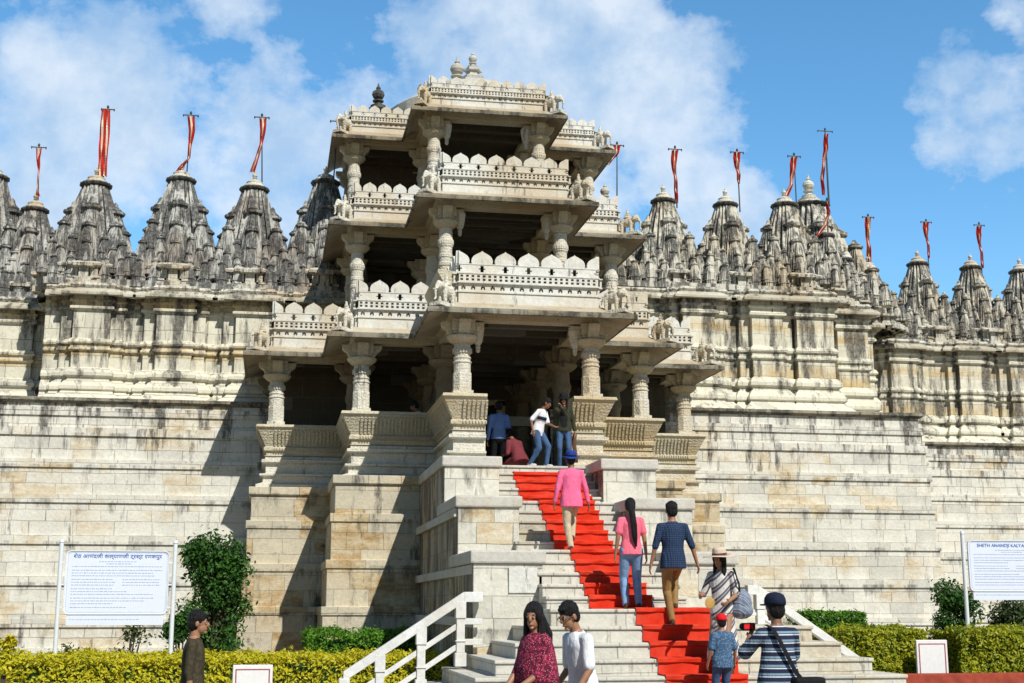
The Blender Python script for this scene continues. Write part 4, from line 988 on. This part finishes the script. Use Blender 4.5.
def person(label,loc,rz,H,skin,lean=0,hy=0,hp=0,wl=(-.25,.06,.86),wr=(.25,.06,.86),al=(-.10,0,.08),ar=(.10,0,.08),pel=.93,female=False,
        top='white_cloth',sleeve=.45,hem=-.10,loose=1.0,legs='jeans',legw=1.0,skirt=None,hair='short',tail=None,hat=None,shoes='leather',epl=(-.35,-1,-.2),epr=(.35,-1,-.2),vox=.010,twist=0,glasses=False,curl=.5,open_top=None,group=None):
    s=H/1.70; t=thing('person',label,'person',loc,rz,group)
    rot=Matrix.Rotation(-0.0,3,'Z')
    u=Vector((0,math.sin(lean),math.cos(lean))); X=Vector((1,0,0)); X.rotate(Euler((0,0,twist))); f=Vector((0,math.cos(lean),-math.sin(lean)))
    P0=Vector((0,0,pel)); wdt=.90 if female else 1.0
    chest=P0+u*.36; nb=P0+u*.525; shl=P0+u*.458-X*.178*wdt; shr=P0+u*.458+X*.178*wdt
    hr=Euler((-hp,0,hy),'XYZ'); hq=lambda v:(Matrix.Rotation(hy,3,'Z')@Matrix.Rotation(-hp,3,'X'))@Vector(v)
    hc=nb+Vector((0,.015+.35*math.sin(lean)*.2,.0))+u*.06+hq((0,.02,.105))
    hipl=P0+Vector((-.09,0,-.02)); hipr=P0+Vector((.09,0,-.02))
    kl,al=ik(hipl,al,.44,.43,(-.08,1,0)); kr,ar=ik(hipr,ar,.44,.43,(.08,1,0))
    el_,wl=ik(shl,wl,.285,.25,epl); er,wr=ik(shr,wr,.285,.25,epr)
    ls=P0+Vector((0,0,0))
    def bld(m,nm,mat,par=t,v=0,**k):
        R=Matrix.Rotation(rz,3,'Z')
        m.v=[tuple(Vector(loc)+(Vector(p)*s)) for p in m.v]   # parent rotation is applied by the parent
        return m.build(nm,mat,par,remesh=v*s if v else 0,**k)
    # --- body, one surface
    m=MB()
    m.ell(hc+hq((0,-.005,.025)),(.076,.094,.10),hq_rot(hy,hp)); m.ell(hc+hq((0,.028,-.045)),(.056,.062,.072),hq_rot(hy,hp))
    m.ell(hc+hq((0,.10,-.015)),(.014,.022,.026),hq_rot(hy,hp)); m.ell(hc+hq((0,.085,.012)),(.05,.014,.012),hq_rot(hy,hp)); m.ell(hc+hq((0,.083,-.062)),(.024,.014,.011),hq_rot(hy,hp)); m.ell(hc+hq((0,.075,-.098)),(.022,.018,.014),hq_rot(hy,hp))
    for e in (-1,1): m.ell(hc+hq((e*.078,-.005,-.008)),(.012,.022,.034),hq_rot(hy,hp))
    m.seg(nb-u*.04,hc+hq((0,-.02,-.05)),.058,.05)
    def ringE(c,rx,ry,n=18): return [c+X*rx*math.cos(2*PI*i/n)+f*ry*math.sin(2*PI*i/n) for i in range(n)]
    m.loft([ringE(P0-u*.06,.15,.10),ringE(P0+u*.02,.165*wdt,.11),ringE(P0+u*.15,.135*wdt,.09),ringE(P0+u*.30,.155*wdt,.105),ringE(P0+u*.42,.165*wdt,.10),ringE(P0+u*.50,.11*wdt,.075),ringE(P0+u*.545,.06,.055)])
    for a,b,c in ((shl,el_,wl),(shr,er,wr)):
        m.seg(a,b,.052,.038); m.seg(b,c,.037,.025)
    for a,b,c in ((hipl,kl,al),(hipr,kr,ar)):
        lk=.72 if legs else 1.0; m.seg(a,b,.082*lk,.052*lk); m.seg(b,c,.052*lk,.036); m.ell(b.lerp(c,.28)+Vector((0,-.015*lk,0)),(.048*lk,.052*lk,.10))
        m.ell(c+Vector((0,.05,-.045)),(.040,.115,.032)); m.ell(c+Vector((0,-.02,-.03)),(.034,.045,.045))
    for e,b,c in ((-1,el_,wl),(1,er,wr)):
        d=(c-b).normalized(); n=(f-d*f.dot(d)).normalized() if abs(d.dot(f))<.95 else (u-d*u.dot(d)).normalized(); sd_=d.cross(n)  # n: thumb side forward
        pa=c+d*.045; q=Matrix((sd_*e,n,d)).transposed().to_3x3()
        m.ell(pa,(.016,.038,.05),q.to_euler())
        for k in range(4):
            o=c+d*.085+n*(.028-.019*k); Ln=(.070,.078,.072,.056)[k]; bend=sd_*(-e)
            bend=-bend if False else bend
            p1=o+d*Ln*.45+bend*Ln*.15*curl; p2=p1+(d*(1-curl*.5)+bend*curl).normalized()*Ln*.35; p3=p2+(d*(1-curl)+bend*curl*1.2).normalized()*Ln*.28
            m.seg(c+d*.05+n*(.024-.016*k),o,.010,.0105,8); m.seg(o,p1,.0105,.0095,8); m.seg(p1,p2,.0095,.009,8); m.seg(p2,p3,.009,.0078,8)
        p1=c+d*.02+n*.022; p2=p1+(d*.6+n*.75).normalized()*.045; p3=p2+(d*.95+n*.25).normalized()*.032; m.seg(p1,p2,.014,.0115,8); m.seg(p2,p3,.0115,.009,8)
    bld(m,'body',skin,v=vox*.82,sm=1)
    for e in (-1,1):
        m=MB(); m.ell(hc+hq((e*.030,.086,.012-.012)),(.0115,.007,.0052),hq_rot(hy,hp)); bld(m,'eye','eyewhite')
        m=MB(); m.ell(hc+hq((e*.030,.0925,.0)),(.0058,.004,.0056),hq_rot(hy,hp)); bld(m,'iris','eye')
        m=MB(); m.ell(hc+hq((e*.031,.090,.026)),(.018,.006,.0045),hq_rot(hy,hp)); bld(m,'eyebrow','hair')
    m=MB(); m.ell(hc+hq((0,.094,-.064)),(.022,.006,.008),hq_rot(hy,hp)); bld(m,'lips','lip_')
    if glasses:
        m=MB()
        for e in (-1,1):
            c=(e*.034,.102,.0)
            if glasses=='dark': m.ell(hc+hq(c),(.030,.006,.021),hq_rot(hy,hp))
            else:
                rp=[hc+hq((c[0]+.026*math.cos(q*PI/6),c[1]-.004*abs(math.cos(q*PI/6)),.018*math.sin(q*PI/6))) for q in range(13)]
                for q in range(12): m.seg(rp[q],rp[q+1],.0022,.0022,6)
            m.seg(hc+hq((e*.064,.098,.004)),hc+hq((e*.080,.0,.006)),.0035,.0035,6)
        m.seg(hc+hq((-.01,.108,.005)),hc+hq((.01,.108,.005)),.0035,.0035,6); bld(m,'sunglasses' if glasses=='dark' else 'spectacles','eye' if glasses=='dark' else 'pole')
    # --- top
    if top:
        m=MB(); k=1+(loose-1)*.7; g=.010
        rings=[ringE(P0+u*hem,.178*wdt*k+g,.122*k+g),ringE(P0+u*.02,.168*wdt*k+g,.114*k+g),ringE(P0+u*.16,.142*wdt*k+g,.10*k+g),ringE(P0+u*.30,.162*wdt+g,.112+g),ringE(P0+u*.41,.166*wdt+g,.104+g),ringE(P0+u*.465,.135*wdt+g,.088+g),ringE(P0+u*.505,.095*wdt+g,.070+g),ringE(P0+u*.54,.064,.062)]
        m.loft(rings)
        for a,b,c in ((shl,el_,wl),(shr,er,wr)):
            m.seg(nb-u*.045,a-u*.0,.047,.060)
            if sleeve<=.5: e=a.lerp(b,sleeve*2); m.seg(a-u*.010,e,.059,.057*k)
            else: m.seg(a-u*.012,b,.060,.050); m.seg(b,b.lerp(c,(sleeve-.5)*2),.050,.041)
        bld(m,'shirt' if not skirt else 'dress_top',top,v=vox*1.15)
        m=MB(); 
        for i in range(18):
            a1=2*PI*i/18; a2=2*PI*(i+1)/18; pt=lambda a,r,z:nb+X*r*math.cos(a)+f*r*.95*math.sin(a)+u*z
            m.seg(pt(a1,.062,-.006),pt(a2,.062,-.006),.010,.010,6)
        bld(m,'collar',top)
    if open_top:
        m=MB(); 
        for i in (0,): m.loft([[P0+u*z+X*rx*math.cos(a)+f*(.125 if z<.4 else .115)*math.sin(a)*1.06 for a in [R_(60+60*q/8) for q in range(9)]]+[P0+u*z+X*rx*.9*math.cos(a)+f*.10*math.sin(a) for a in [R_(120-60*q/8) for q in range(9)]] for z,rx in ((-.08,.15),(.1,.15),(.3,.17),(.46,.14))])
        bld(m,'inner_top',open_top)
    # --- legs
    if legs:
        m=MB(); m.ell(P0+Vector((0,0,-.03)),(.172*wdt*(1.06 if female else 1),.125,.13)); m.loft([ringE(P0+u*.08,.150*wdt,.108),ringE(P0-u*.06,.172*wdt,.124)])
        for a,b,c in ((hipl,kl,al),(hipr,kr,ar)):
            m.seg(a,b,.094*legw,.066*legw); m.seg(b,c,.066*legw,.050*legw); m.ell(b.lerp(c,.28)+Vector((0,-.014,0)),(.060*legw,.064*legw,.12))
        bld(m,'trousers',legs,v=vox*1.2)
        bt=MB()
    if skirt:
        mat,zh,wh=skirt; m=MB(); n=26; rg=[]
        for j in range(9):
            q=j/8; c=P0.lerp(Vector((0,(al.y+ar.y)/2,zh)),q) + u*.02*(1-q); rx=(.165+(wh-.165)*q)*wdt; ry=(.125+(wh*.85-.125)*q)
            rg.append([c+Vector((rx*math.cos(2*PI*i/n)*(1+.05*q*math.sin(i*2.9)),ry*math.sin(2*PI*i/n)*(1+.06*q*math.cos(i*2.1)),0)) for i in range(n)])
        m.loft(rg); bld(m,'skirt',mat,smooth=True)
    for c,nm in ((al,'shoe'),(ar,'shoe')):
        if shoes:
            m=MB(); m.ell(c+Vector((0,.05,-.042)),(.047,.135,.038)); m.ell(c+Vector((0,-.02,-.025)),(.042,.055,.05)); m.box(c.x-.045,c.x+.045,c.y-.07,c.y+.165,c.z-.08,c.z-.062); bld(m,nm,shoes,v=vox)
    # --- hair
    hm=MB(); Rr=hq_rot(hy,hp)
    hm.ell(hc+hq((0,-.018,.045)),(.090,.104,.100),Rr); hm.ell(hc+hq((0,-.045,-.008)),(.084,.072,.09),Rr)
    if hair=='short':
        for i in range(26):
            a=random.uniform(0,2*PI); b=random.uniform(.1,1.2); hm.ell(hc+hq((.078*math.sin(b)*math.cos(a),-.015+.09*math.sin(b)*math.sin(a),.045+.088*math.cos(b))),(.022,.022,.018),n=8,m=6)
        hm.ell(hc+hq((0,.055,.085)),(.06,.035,.026),Rr)
    else:
        for e in (-1,1): hm.ell(hc+hq((e*.06,.02,.01)),(.03,.06,.075),Rr); 
    if tail:
        pts=[hc+hq((0,-.085,.03))]+[Vector(p) for p in tail[0]]; rd=tail[1]
        for i in range(len(pts)-1): hm.seg(pts[i],pts[i+1],rd[i],rd[i+1])
    if hair=='long':
        for e in (-1,1):
            for q in range(2): hm.seg(hc+hq((e*.07,-.02+.02*q,-.02)),hc+hq((e*.075,.0+.03*q,-.16))-Vector((0,0,.03)),.03,.026); hm.seg(hc+hq((e*.075,.0+.03*q,-.16))-Vector((0,0,.03)),hc+hq((e*.085,.03,-.2))-Vector((0,0,.12)),.026,.014)
        hm.seg(hc+hq((0,-.075,0)),nb-f*.09-u*.06,.06,.05)
    bld(hm,'hair','hair',v=vox*1.0,sm=1)
    if hat:
        kind,mat=hat; q=MB(); RM=(Matrix.Rotation(hy,3,'Z')@Matrix.Rotation(-hp,3,'X')); o=hc+hq((0,-.012,.055))
        if kind=='cap':
            q.lathe((0,0,0),[(.101,-.012),(.103,.02),(.098,.055),(.078,.09),(.045,.108),(.008,.114)],24); v=q.v; q.v=[tuple(o+RM@Vector((p[0],p[1]*1.12,p[2]))) for p in v]; bld(q,'cap',mat,smooth=True)
            b=MB(); K=10; pts=[(.095*math.cos(R_(180*i/K)),.08+.10*math.sin(R_(180*i/K))**.8 if 0<i<K else .06) for i in range(K+1)]
            top_=[Vector((x,y,-.005-.9*(x*x))) for x,y in pts]; b.add([tuple(o+RM@p) for p in top_]+[tuple(o+RM@(p-Vector((0,0,.008)))) for p in top_],[tuple(range(K+1)),tuple(range(2*K+1,K,-1))]+[(i,i+1,i+K+2,i+K+1) for i in range(K)]); bld(b,'peak',mat)
        else:
            R1=.155 if kind=='fedora' else .235
            q.lathe((0,0,0),[(.098,-.005),(.100,.02),(.094,.07),(.088,.095),(.06,.112),(.03,.105),(.005,.10)],24); q.v=[tuple(o+RM@Vector((p[0],p[1]*1.12,p[2]))) for p in q.v]; bld(q,'hat_crown',mat,smooth=True)
            b=MB(); K=32; vs=[]
            for r_,z in ((.095,0),(R1,-.012),(R1,-.02),(.095,-.008)):
                for i in range(K):
                    a=2*PI*i/K; vs.append(tuple(o+RM@Vector((r_*math.cos(a),r_*1.08*math.sin(a),z-(.028*math.cos(2*a)*(1 if r_>.1 else 0)*(-1 if kind=='fedora' else .4))))))
            b.add(vs,[(j*K+i,j*K+(i+1)%K,((j+1)%4)*K+(i+1)%K,((j+1)%4)*K+i) for j in range(4) for i in range(K)]); bld(b,'hat_brim',mat,smooth=True)
            b=MB(); b.lathe((0,0,0),[(.102,.0),(.103,.012),(.101,.028)],24); b.v=[tuple(o+RM@Vector((p[0],p[1]*1.12,p[2]))) for p in b.v]; bld(b,'hat_band','black_cloth' if kind!='sun' else 'brown_cloth')
    t['j']=0; del t['j']
    W_=lambda v: Vector(loc)+Matrix.Rotation(rz,3,'Z')@(Vector(v)*s)
    return t,dict(hc=W_(hc),wl=W_(wl),wr=W_(wr),shl=W_(shl),shr=W_(shr),P0=W_(P0),chest=W_(chest),W=W_,s=s,bld=bld)
def hq_rot(hy,hp): return (Matrix.Rotation(hy,3,'Z')@Matrix.Rotation(-hp,3,'X')).to_euler()
def at(u,Y,z): return (PX(u,600 if z<2 else 470,Y),Y,z)
def held(name,label,cat,c): return thing(name,label,cat,tuple(c))
D=R_
# young man at lower left
p,_=person('young man in a dark brown shirt walking right in front of the hedge',at(196,14,-.02),D(-94),1.56,'skin_a',hy=0,hp=.02,wl=(-.24,.0,.83),wr=(.25,.02,.80),al=(-.09,.2,.08),ar=(.09,-.2,.09),pel=.91,top='brown_print',sleeve=.62,hem=-.16,loose=1.12,legs='black_cloth',vox=.009)
# woman in the flowered shawl
p,j=person('woman in a maroon flowered shawl holding a phone at the foot of the steps',at(536,12,.0),D(112),1.60,'skin_a',hy=D(38),hp=.12,wl=(-.13,.27,.98),wr=(.08,.29,.96),epl=(-.3,-.5,-1),epr=(.3,-.5,-1),female=True,top='floral_cloth',sleeve=.62,hem=-.05,loose=1.18,legs='black_cloth',skirt=('floral_cloth',.35,.27),hair='long',tail=([(.0,-.13,1.45),(.02,-.17,1.25)],(.06,.05,.02)),vox=.008,curl=.8)
sh=MB(); n=26; rg=[]
for q,(z,rx,ry) in enumerate(((1.47,.09,.085),(1.43,.18,.115),(1.34,.22,.145),(1.16,.25,.18),(.97,.27,.21))):
    rg.append([Vector((rx*math.cos(2*PI*i/n)*(1+.03*math.sin(i*2.7)*q/4),ry*math.sin(2*PI*i/n)*(1+.05*math.cos(i*3.1)*q/4),z-.05*math.cos(2*PI*i/n)**2*q/4)) for i in range(n)])
sh.loft(rg,cap=False); o=j['bld'](sh,'shawl','floral_cloth',smooth=True,solid=.008)
tr=MB(); tr.loft([[v*1.0+Vector((0,0,-.0)) for v in rg[-1]],[Vector((v.x*1.015,v.y*1.015,v.z-.045)) for v in rg[-1]]],cap=False); j['bld'](tr,'shawl_border','orange_trim',smooth=True,solid=.009)
ph=(j['wl']+j['wr'])/2+Vector((-.12,-.02,.01)); t=held('phone','dark mobile phone in the hands of the woman in the flowered shawl','phone',ph); m=MB(); m.obox(ph,Vector((.04,0,.03)),Vector((0,.075,0)),Vector((-.004,0,.006))); m.build('case','eye',t,bevel=.004); m=MB(); m.obox(ph+Vector((-.004,0,.0075)),Vector((.036,0,.027)),Vector((0,.068,0)),Vector((-.0006,0,.0009))); m.build('screen','navy_cap',t)
# man in white T-shirt, spectacles
p,j=person('young man in a white T-shirt and spectacles looking down beside the woman in the shawl',at(583,12.3,.0),D(108),1.62,'skin_a',lean=.14,hy=D(8),hp=.38,wl=(-.22,.22,.90),wr=(.20,.20,.92),top='white_cloth',sleeve=.42,hem=-.14,loose=1.1,legs='jeans',vox=.008,glasses='clear')
# woman in pink top
z0=1.58; zt=PZ(632,501,19.72); p,j=person('woman in a pink top and pale jeans with a long black ponytail',at(632,19.76,z0),D(-4),zt-z0,'skin_a',hy=D(-6),hp=-.02,wl=(-.25,.02,.86),wr=(.24,-.02,.84),al=(-.10,.0,.08),ar=(.11,.02,.08),female=True,top='coral_top',sleeve=.32,hem=-.08,loose=1.16,legs='pale_jeans',legw=1.12,hair='back',tail=([(.0,-.14,1.50),(.02,-.17,1.32),(.03,-.17,1.12),(.05,-.16,.98)],(.055,.05,.05,.045,.018)),vox=.010)
# man in dark checked shirt
z0=1.34; zt=PZ(668,505,19.1); p,j=person('man in a dark blue checked shirt and mustard trousers climbing the carpet',at(674,19.12,z0),D(-3),zt-z0,'skin_a',hy=D(3),wl=(-.31,.05,.86),wr=(.36,.04,.88),al=(-.02,.06,.08),ar=(.06,.20,.30),top='navy_check',sleeve=.55,hem=-.13,loose=1.05,legs='mustard',legw=.98,vox=.010)
# sun-hat woman
z0=.70; zt=PZ(722,553,18.0); p,jw=person('woman in a wide sun hat and a long diagonally striped dress',at(722,18.02,z0),D(140),(zt-z0)*1.0,'skin_a',hy=D(-8),hp=.12,wl=(-.20,.26,1.02),wr=(.22,.26,1.10),female=True,top='striped_dress',sleeve=.52,hem=-.08,loose=1.12,legs=None,skirt=('striped_dress',.22,.27),hair='long',hat=('sun','straw'),vox=.010,curl=.7)
bp=jw['W']((-.24,-.12,1.0)); t=held('shoulder_bag','grey-blue striped bag slung on the shoulder of the woman in the sun hat','bag',bp); m=MB(); m.ell(bp,(.15,.15,.19)); m.ell(bp+Vector((0,0,-.10)),(.17,.16,.12)); m.build('bag_body','grey_blue_bag',t,remesh=.012); m=MB(); a=jw['shl']+Vector((0,0,.05)); m.tube([bp+Vector((-.06,-.12,.14)),a.lerp(bp,.5)+Vector((-.02,-.16,.05)),a+Vector((0,-.06,.04)),a+Vector((.05,.05,.04)),bp+Vector((.04,.10,.12))],.014,6); m.build('strap','black_cloth',t)
bp=(jw['wl']+jw['wr'])/2+Vector((-.10,-.10,-.06)); t=held('straw_fan','small straw-yellow hand fan held by the woman in the sun hat','fan',bp); m=MB(); m.ell(bp,(.085,.012,.075),Euler((.2,.5,.4)),n=20); m.build('blade','straw_yellow',t); m=MB(); m.seg(bp+Vector((.04,.02,-.02)),bp+Vector((.15,.06,.02)),.009,.009,6); m.build('handle','leather',t)
# child in red cap
z0=.28; zt=PZ(721,618,17.25); p,j=person('child in a red cap and blue printed shirt seen from behind',at(721,17.28,z0),D(6),zt-z0,'skin_a',hy=D(5),hp=-.05,wl=(-.26,.08,.88),wr=(.27,.06,.88),top='blue_print',sleeve=.42,hem=-.14,loose=1.22,legs='jeans',legw=1.15,hat=('cap','red_cap'),vox=.012)
# man in striped polo with camera
p,jm=person('man in a navy and white striped polo and navy cap raising a camera',at(776,12.5,.0),D(10),1.66,'skin_b',hy=D(6),hp=-.02,wl=(-.15,.27,1.36),wr=(.12,.30,1.30),epl=(-.75,-.1,-1),epr=(.6,-.1,-1),top='striped_knit',sleeve=.44,hem=-.14,loose=1.40,legs='beige',hat=('cap','navy_cap'),vox=.008,curl=.9)
c=jm['wl']+Vector((.0,.03,.09)); t=held('camera','small red and black camera held up by the man in the striped polo','camera',c); m=MB(); m.obox(c,Vector((.062,.016,0)),Vector((-.008,.028,0)),Vector((0,0,.036))); m.build('camera_body','black_cloth',t,bevel=.008); m=MB(); m.obox(c+Vector((-.01,-.033,0)),Vector((.050,.013,0)),Vector((-.001,.003,0)),Vector((0,0,.022))); m.build('back_plate','red_cap',t); m=MB(); m.tube([c+Vector((-.01,.035,0)),c+Vector((-.03,.10,0))],[.035,.033],16); m.build('lens','black_cloth',t)
bp=jm['W']((.20,-.19,.86)); t=held('camera_bag','black camera bag hanging at the right hip of the man in the striped polo','bag',bp); m=MB(); m.obox(bp,Vector((.16,.02,0)),Vector((-.01,.075,0)),Vector((0,0,.12))); m.build('bag_body','black_cloth',t,bevel=.03)
m=MB(); ns=[jm['W'](q) for q in ((-.115,.02,1.475),(-.11,-.10,1.44),(-.07,-.155,1.33),(.0,-.175,1.18),(.08,-.18,1.03),(.15,-.19,.95))]
for i in range(len(ns)-1):
    a,b=ns[i],ns[i+1]; d=(b-a); w_=d.normalized().cross(Vector((.2,-1,0))).normalized(); m.obox((a+b)/2,d*.52,w_*.020,Vector((.1,-1,0)).normalized()*.004)
m.build('strap','black_cloth',t)
# man in pink shirt
z0=2.50; zt=PZ(574,455,21.9); p,j=person('man in a pink shirt, beige trousers and blue hat climbing the red carpet',at(571,21.95,z0),D(-2),zt-z0,'skin_b',hy=D(-4),hp=-.05,wl=(-.30,.03,.82),wr=(.32,.04,.84),al=(-.04,-.15,.08),ar=(.05,.20,.28),top='pink_shirt',sleeve=.96,hem=-.15,loose=1.18,legs='beige',legw=1.05,hat=('fedora','blue_hat'),vox=.011)
# couple at the top
z0=4.33; zt=PZ(565,396,26.6); p,j=person('woman in a dark open jacket, jeans and dark hat',at(564,26.65,z0),D(172),zt-z0,'skin_a',hp=.10,wl=(-.25,.05,.88),wr=(.05,.22,1.40),female=True,top='olive_cloth',sleeve=.95,hem=-.06,loose=1.12,legs='jeans',legw=.95,hair='long',hat=('fedora','black_cloth'),glasses='dark',open_top='black_cloth',vox=.012)
m=MB(); rgs=[]
for q in range(6): rgs.append([(-.26+.02*math.sin(q)+.05*math.cos(2*PI*i/10),-.04+.03*math.sin(2*PI*i/10),.82-.13*q) for i in range(10)])
m.loft(rgs); j['bld'](m,'hanging_shawl','brown_cloth',smooth=True)
zt=PZ(540,402,26.3)+.06; p,j=person('man in jeans and a white T-shirt with a dark chest band',at(538,26.3,z0),D(-128),zt-z0+.02,'skin_b',lean=.26,hp=.45,hy=D(10),wl=(-.05,.42,.98),wr=(.27,.0,.88),al=(-.10,.18,.08),ar=(.10,-.16,.10),pel=.90,top='white_cloth',sleeve=.44,hem=-.12,loose=1.1,legs='jeans',legw=1.1,shoes='sole',vox=.012)
u=Vector((0,math.sin(.26),math.cos(.26))); f=Vector((0,math.cos(.26),-math.sin(.26))); m=MB(); n=24
m.loft([[Vector((0,0,.90))+u*z+Vector((1,0,0))*(.190)*math.cos(2*PI*i/n)+f*.139*math.sin(2*PI*i/n) for i in range(n)] for z in (.27,.35)],cap=False); j['bld'](m,'chest_band','navy_cap',smooth=True,solid=.004)
# in the shade of the entrance
zt=PZ(499,406,28.6); p,j=person('man in a light blue shirt and black trousers walking away into the dark entrance',at(499,28.6,z0),D(4),1.62,'skin_b',wl=(-.26,.02,.86),wr=(.27,.0,.86),top='blue_cloth',sleeve=.95,hem=-.06,legs='black_cloth',vox=.012)
p,j=person('person in maroon clothes crouching in the shade of the entrance',at(520,28.2,z0-.02),D(25),1.6,'skin_b',lean=.55,hp=.3,wl=(-.15,.40,.55),wr=(.15,.42,.5),al=(-.13,.05,.08),ar=(.13,.0,.08),pel=.42,top='maroon_cloth',sleeve=.9,hem=-.12,loose=1.35,legs='maroon_cloth',legw=1.3,female=True,hair='back',vox=.013)
p,j=person('person in a white shirt sitting behind the bench left of the stairs',(PX(421,409,30.42),30.42,5.06-.02),D(75),1.55,'skin_b',lean=.15,hp=.35,wl=(-.15,.3,.75),wr=(.15,.3,.75),al=(-.1,.42,.08),ar=(.1,.42,.08),pel=.50,top='white_cloth',sleeve=.45,legs='jeans',vox=.013)
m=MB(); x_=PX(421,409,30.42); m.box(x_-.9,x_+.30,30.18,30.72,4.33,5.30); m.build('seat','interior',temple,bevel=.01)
# ---------------------------------------------------------------- sky, sun, exposure
sun_dir=Vector((1.0,-2.55,2.75)).normalized()
sd=bpy.data.lights.new('sun','SUN'); sd.energy=5.0; sd.angle=R_(.5); sd.color=(1,.965,.885)
so=bpy.data.objects.new('sun',sd); COL.objects.link(so); so.rotation_euler=sun_dir.to_track_quat('Z','Y').to_euler()
w=bpy.data.worlds.new('World'); sc.world=w; w.use_nodes=True; nt=w.node_tree; bg=nt.nodes['Background']
sky=N(nt,'ShaderNodeTexSky'); sky.sky_type='NISHITA'; sky.sun_disc=False
sky.sun_elevation=math.asin(sun_dir.z); sky.sun_rotation=math.atan2(sun_dir.x,sun_dir.y); sky.air_density=1.0; sky.dust_density=0.05; sky.ozone_density=3.0; sky.altitude=500
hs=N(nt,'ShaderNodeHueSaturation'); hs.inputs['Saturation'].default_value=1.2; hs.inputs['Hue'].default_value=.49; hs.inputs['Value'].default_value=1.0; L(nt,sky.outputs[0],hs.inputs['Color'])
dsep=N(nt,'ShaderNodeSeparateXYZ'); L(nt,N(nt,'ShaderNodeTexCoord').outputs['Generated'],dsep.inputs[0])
fr=N(nt,'ShaderNodeMapRange'); fr.interpolation_type='SMOOTHSTEP'; fr.inputs[1].default_value=-.1; fr.inputs[2].default_value=.75; fr.inputs[3].default_value=.70; fr.inputs[4].default_value=2.3; L(nt,dsep.outputs[1],fr.inputs[0]); L(nt,fr.outputs[0],hs.inputs['Value'])  # sky brightness raised ahead and cut behind the camera, added to weaken fill
tc=N(nt,'ShaderNodeTexCoord').outputs['Generated']
# cumulus banks: soft patches of the sky dome broken up by fractal noise
n1=noise(nt,tc,6.0,12,.62,sv=(1,1,1.35)); n2=noise(nt,tc,2.6,4,.5,off=(4,2,1))
cov=None
for (u,v,rad,amt) in ((270,130,.15,.42),(150,120,.11,.36),(235,10,.075,.36),(200,60,.07,.26),(340,110,.10,.40),(430,100,.09,.36),(540,60,.12,.46),(620,80,.13,.50),(680,140,.09,.42),(735,190,.08,.34),(975,85,.085,.40),(945,130,.05,.36),(1015,25,.055,.34),(60,130,.09,.34),(30,55,.035,.34),(600,10,.11,.42),(560,170,.12,.38),(30,190,.1,.3)):
    d=(P(u,v,30)-Vector((0,0,CZ))).normalized()
    dist=N(nt,'ShaderNodeVectorMath',operation='DISTANCE'); L(nt,tc,dist.inputs[0]); dist.inputs[1].default_value=d
    mr=N(nt,'ShaderNodeMapRange'); mr.interpolation_type='SMOOTHSTEP'; mr.inputs[1].default_value=rad; mr.inputs[2].default_value=0; mr.inputs[3].default_value=0; mr.inputs[4].default_value=amt; L(nt,dist.outputs['Value'],mr.inputs[0])
    if cov is None: cov=mr.outputs[0]
    else:
        a=N(nt,'ShaderNodeMath',operation='MAXIMUM'); L(nt,cov,a.inputs[0]); L(nt,mr.outputs[0],a.inputs[1]); cov=a.outputs[0]
a=N(nt,'ShaderNodeMath',operation='MULTIPLY_ADD'); L(nt,n1,a.inputs[0]); a.inputs[1].default_value=1.7; L(nt,cov,a.inputs[2])
b=N(nt,'ShaderNodeMath',operation='MULTIPLY_ADD'); L(nt,n2,b.inputs[0]); b.inputs[1].default_value=.25; L(nt,a.outputs[0],b.inputs[2])
b2=N(nt,'ShaderNodeMath',operation='SUBTRACT'); L(nt,b.outputs[0],b2.inputs[0]); b2.inputs[1].default_value=1.09
cl=ramp(nt,b2.outputs[0],[(0,0),(.06,.30),(.17,.68),(.34,.90)])
n3=noise(nt,tc,12,6,.6,off=(2,8,3))
ccol=ramp(nt,n3,[(.38,(5.4,7.5,10.2)),(.60,(9.4,10.5,11.8))])
cc=N(nt,'ShaderNodeVectorMath',operation='SCALE'); L(nt,ccol.outputs[0],cc.inputs[0]); cc.inputs['Scale'].default_value=1.0
SKYS=.085
col=mix(nt,cl.outputs[0],hs.outputs[0],cc.outputs[0])
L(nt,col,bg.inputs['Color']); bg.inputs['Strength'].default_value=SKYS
sc.view_settings.view_transform='Standard'; sc.view_settings.look='None'; sc.view_settings.exposure=0.0; sc.view_settings.gamma=1; sc.view_settings.use_curve_mapping=False
sc.cycles.max_bounces=4; sc.cycles.diffuse_bounces=2; sc.cycles.glossy_bounces=2; sc.cycles.transparent_max_bounces=4
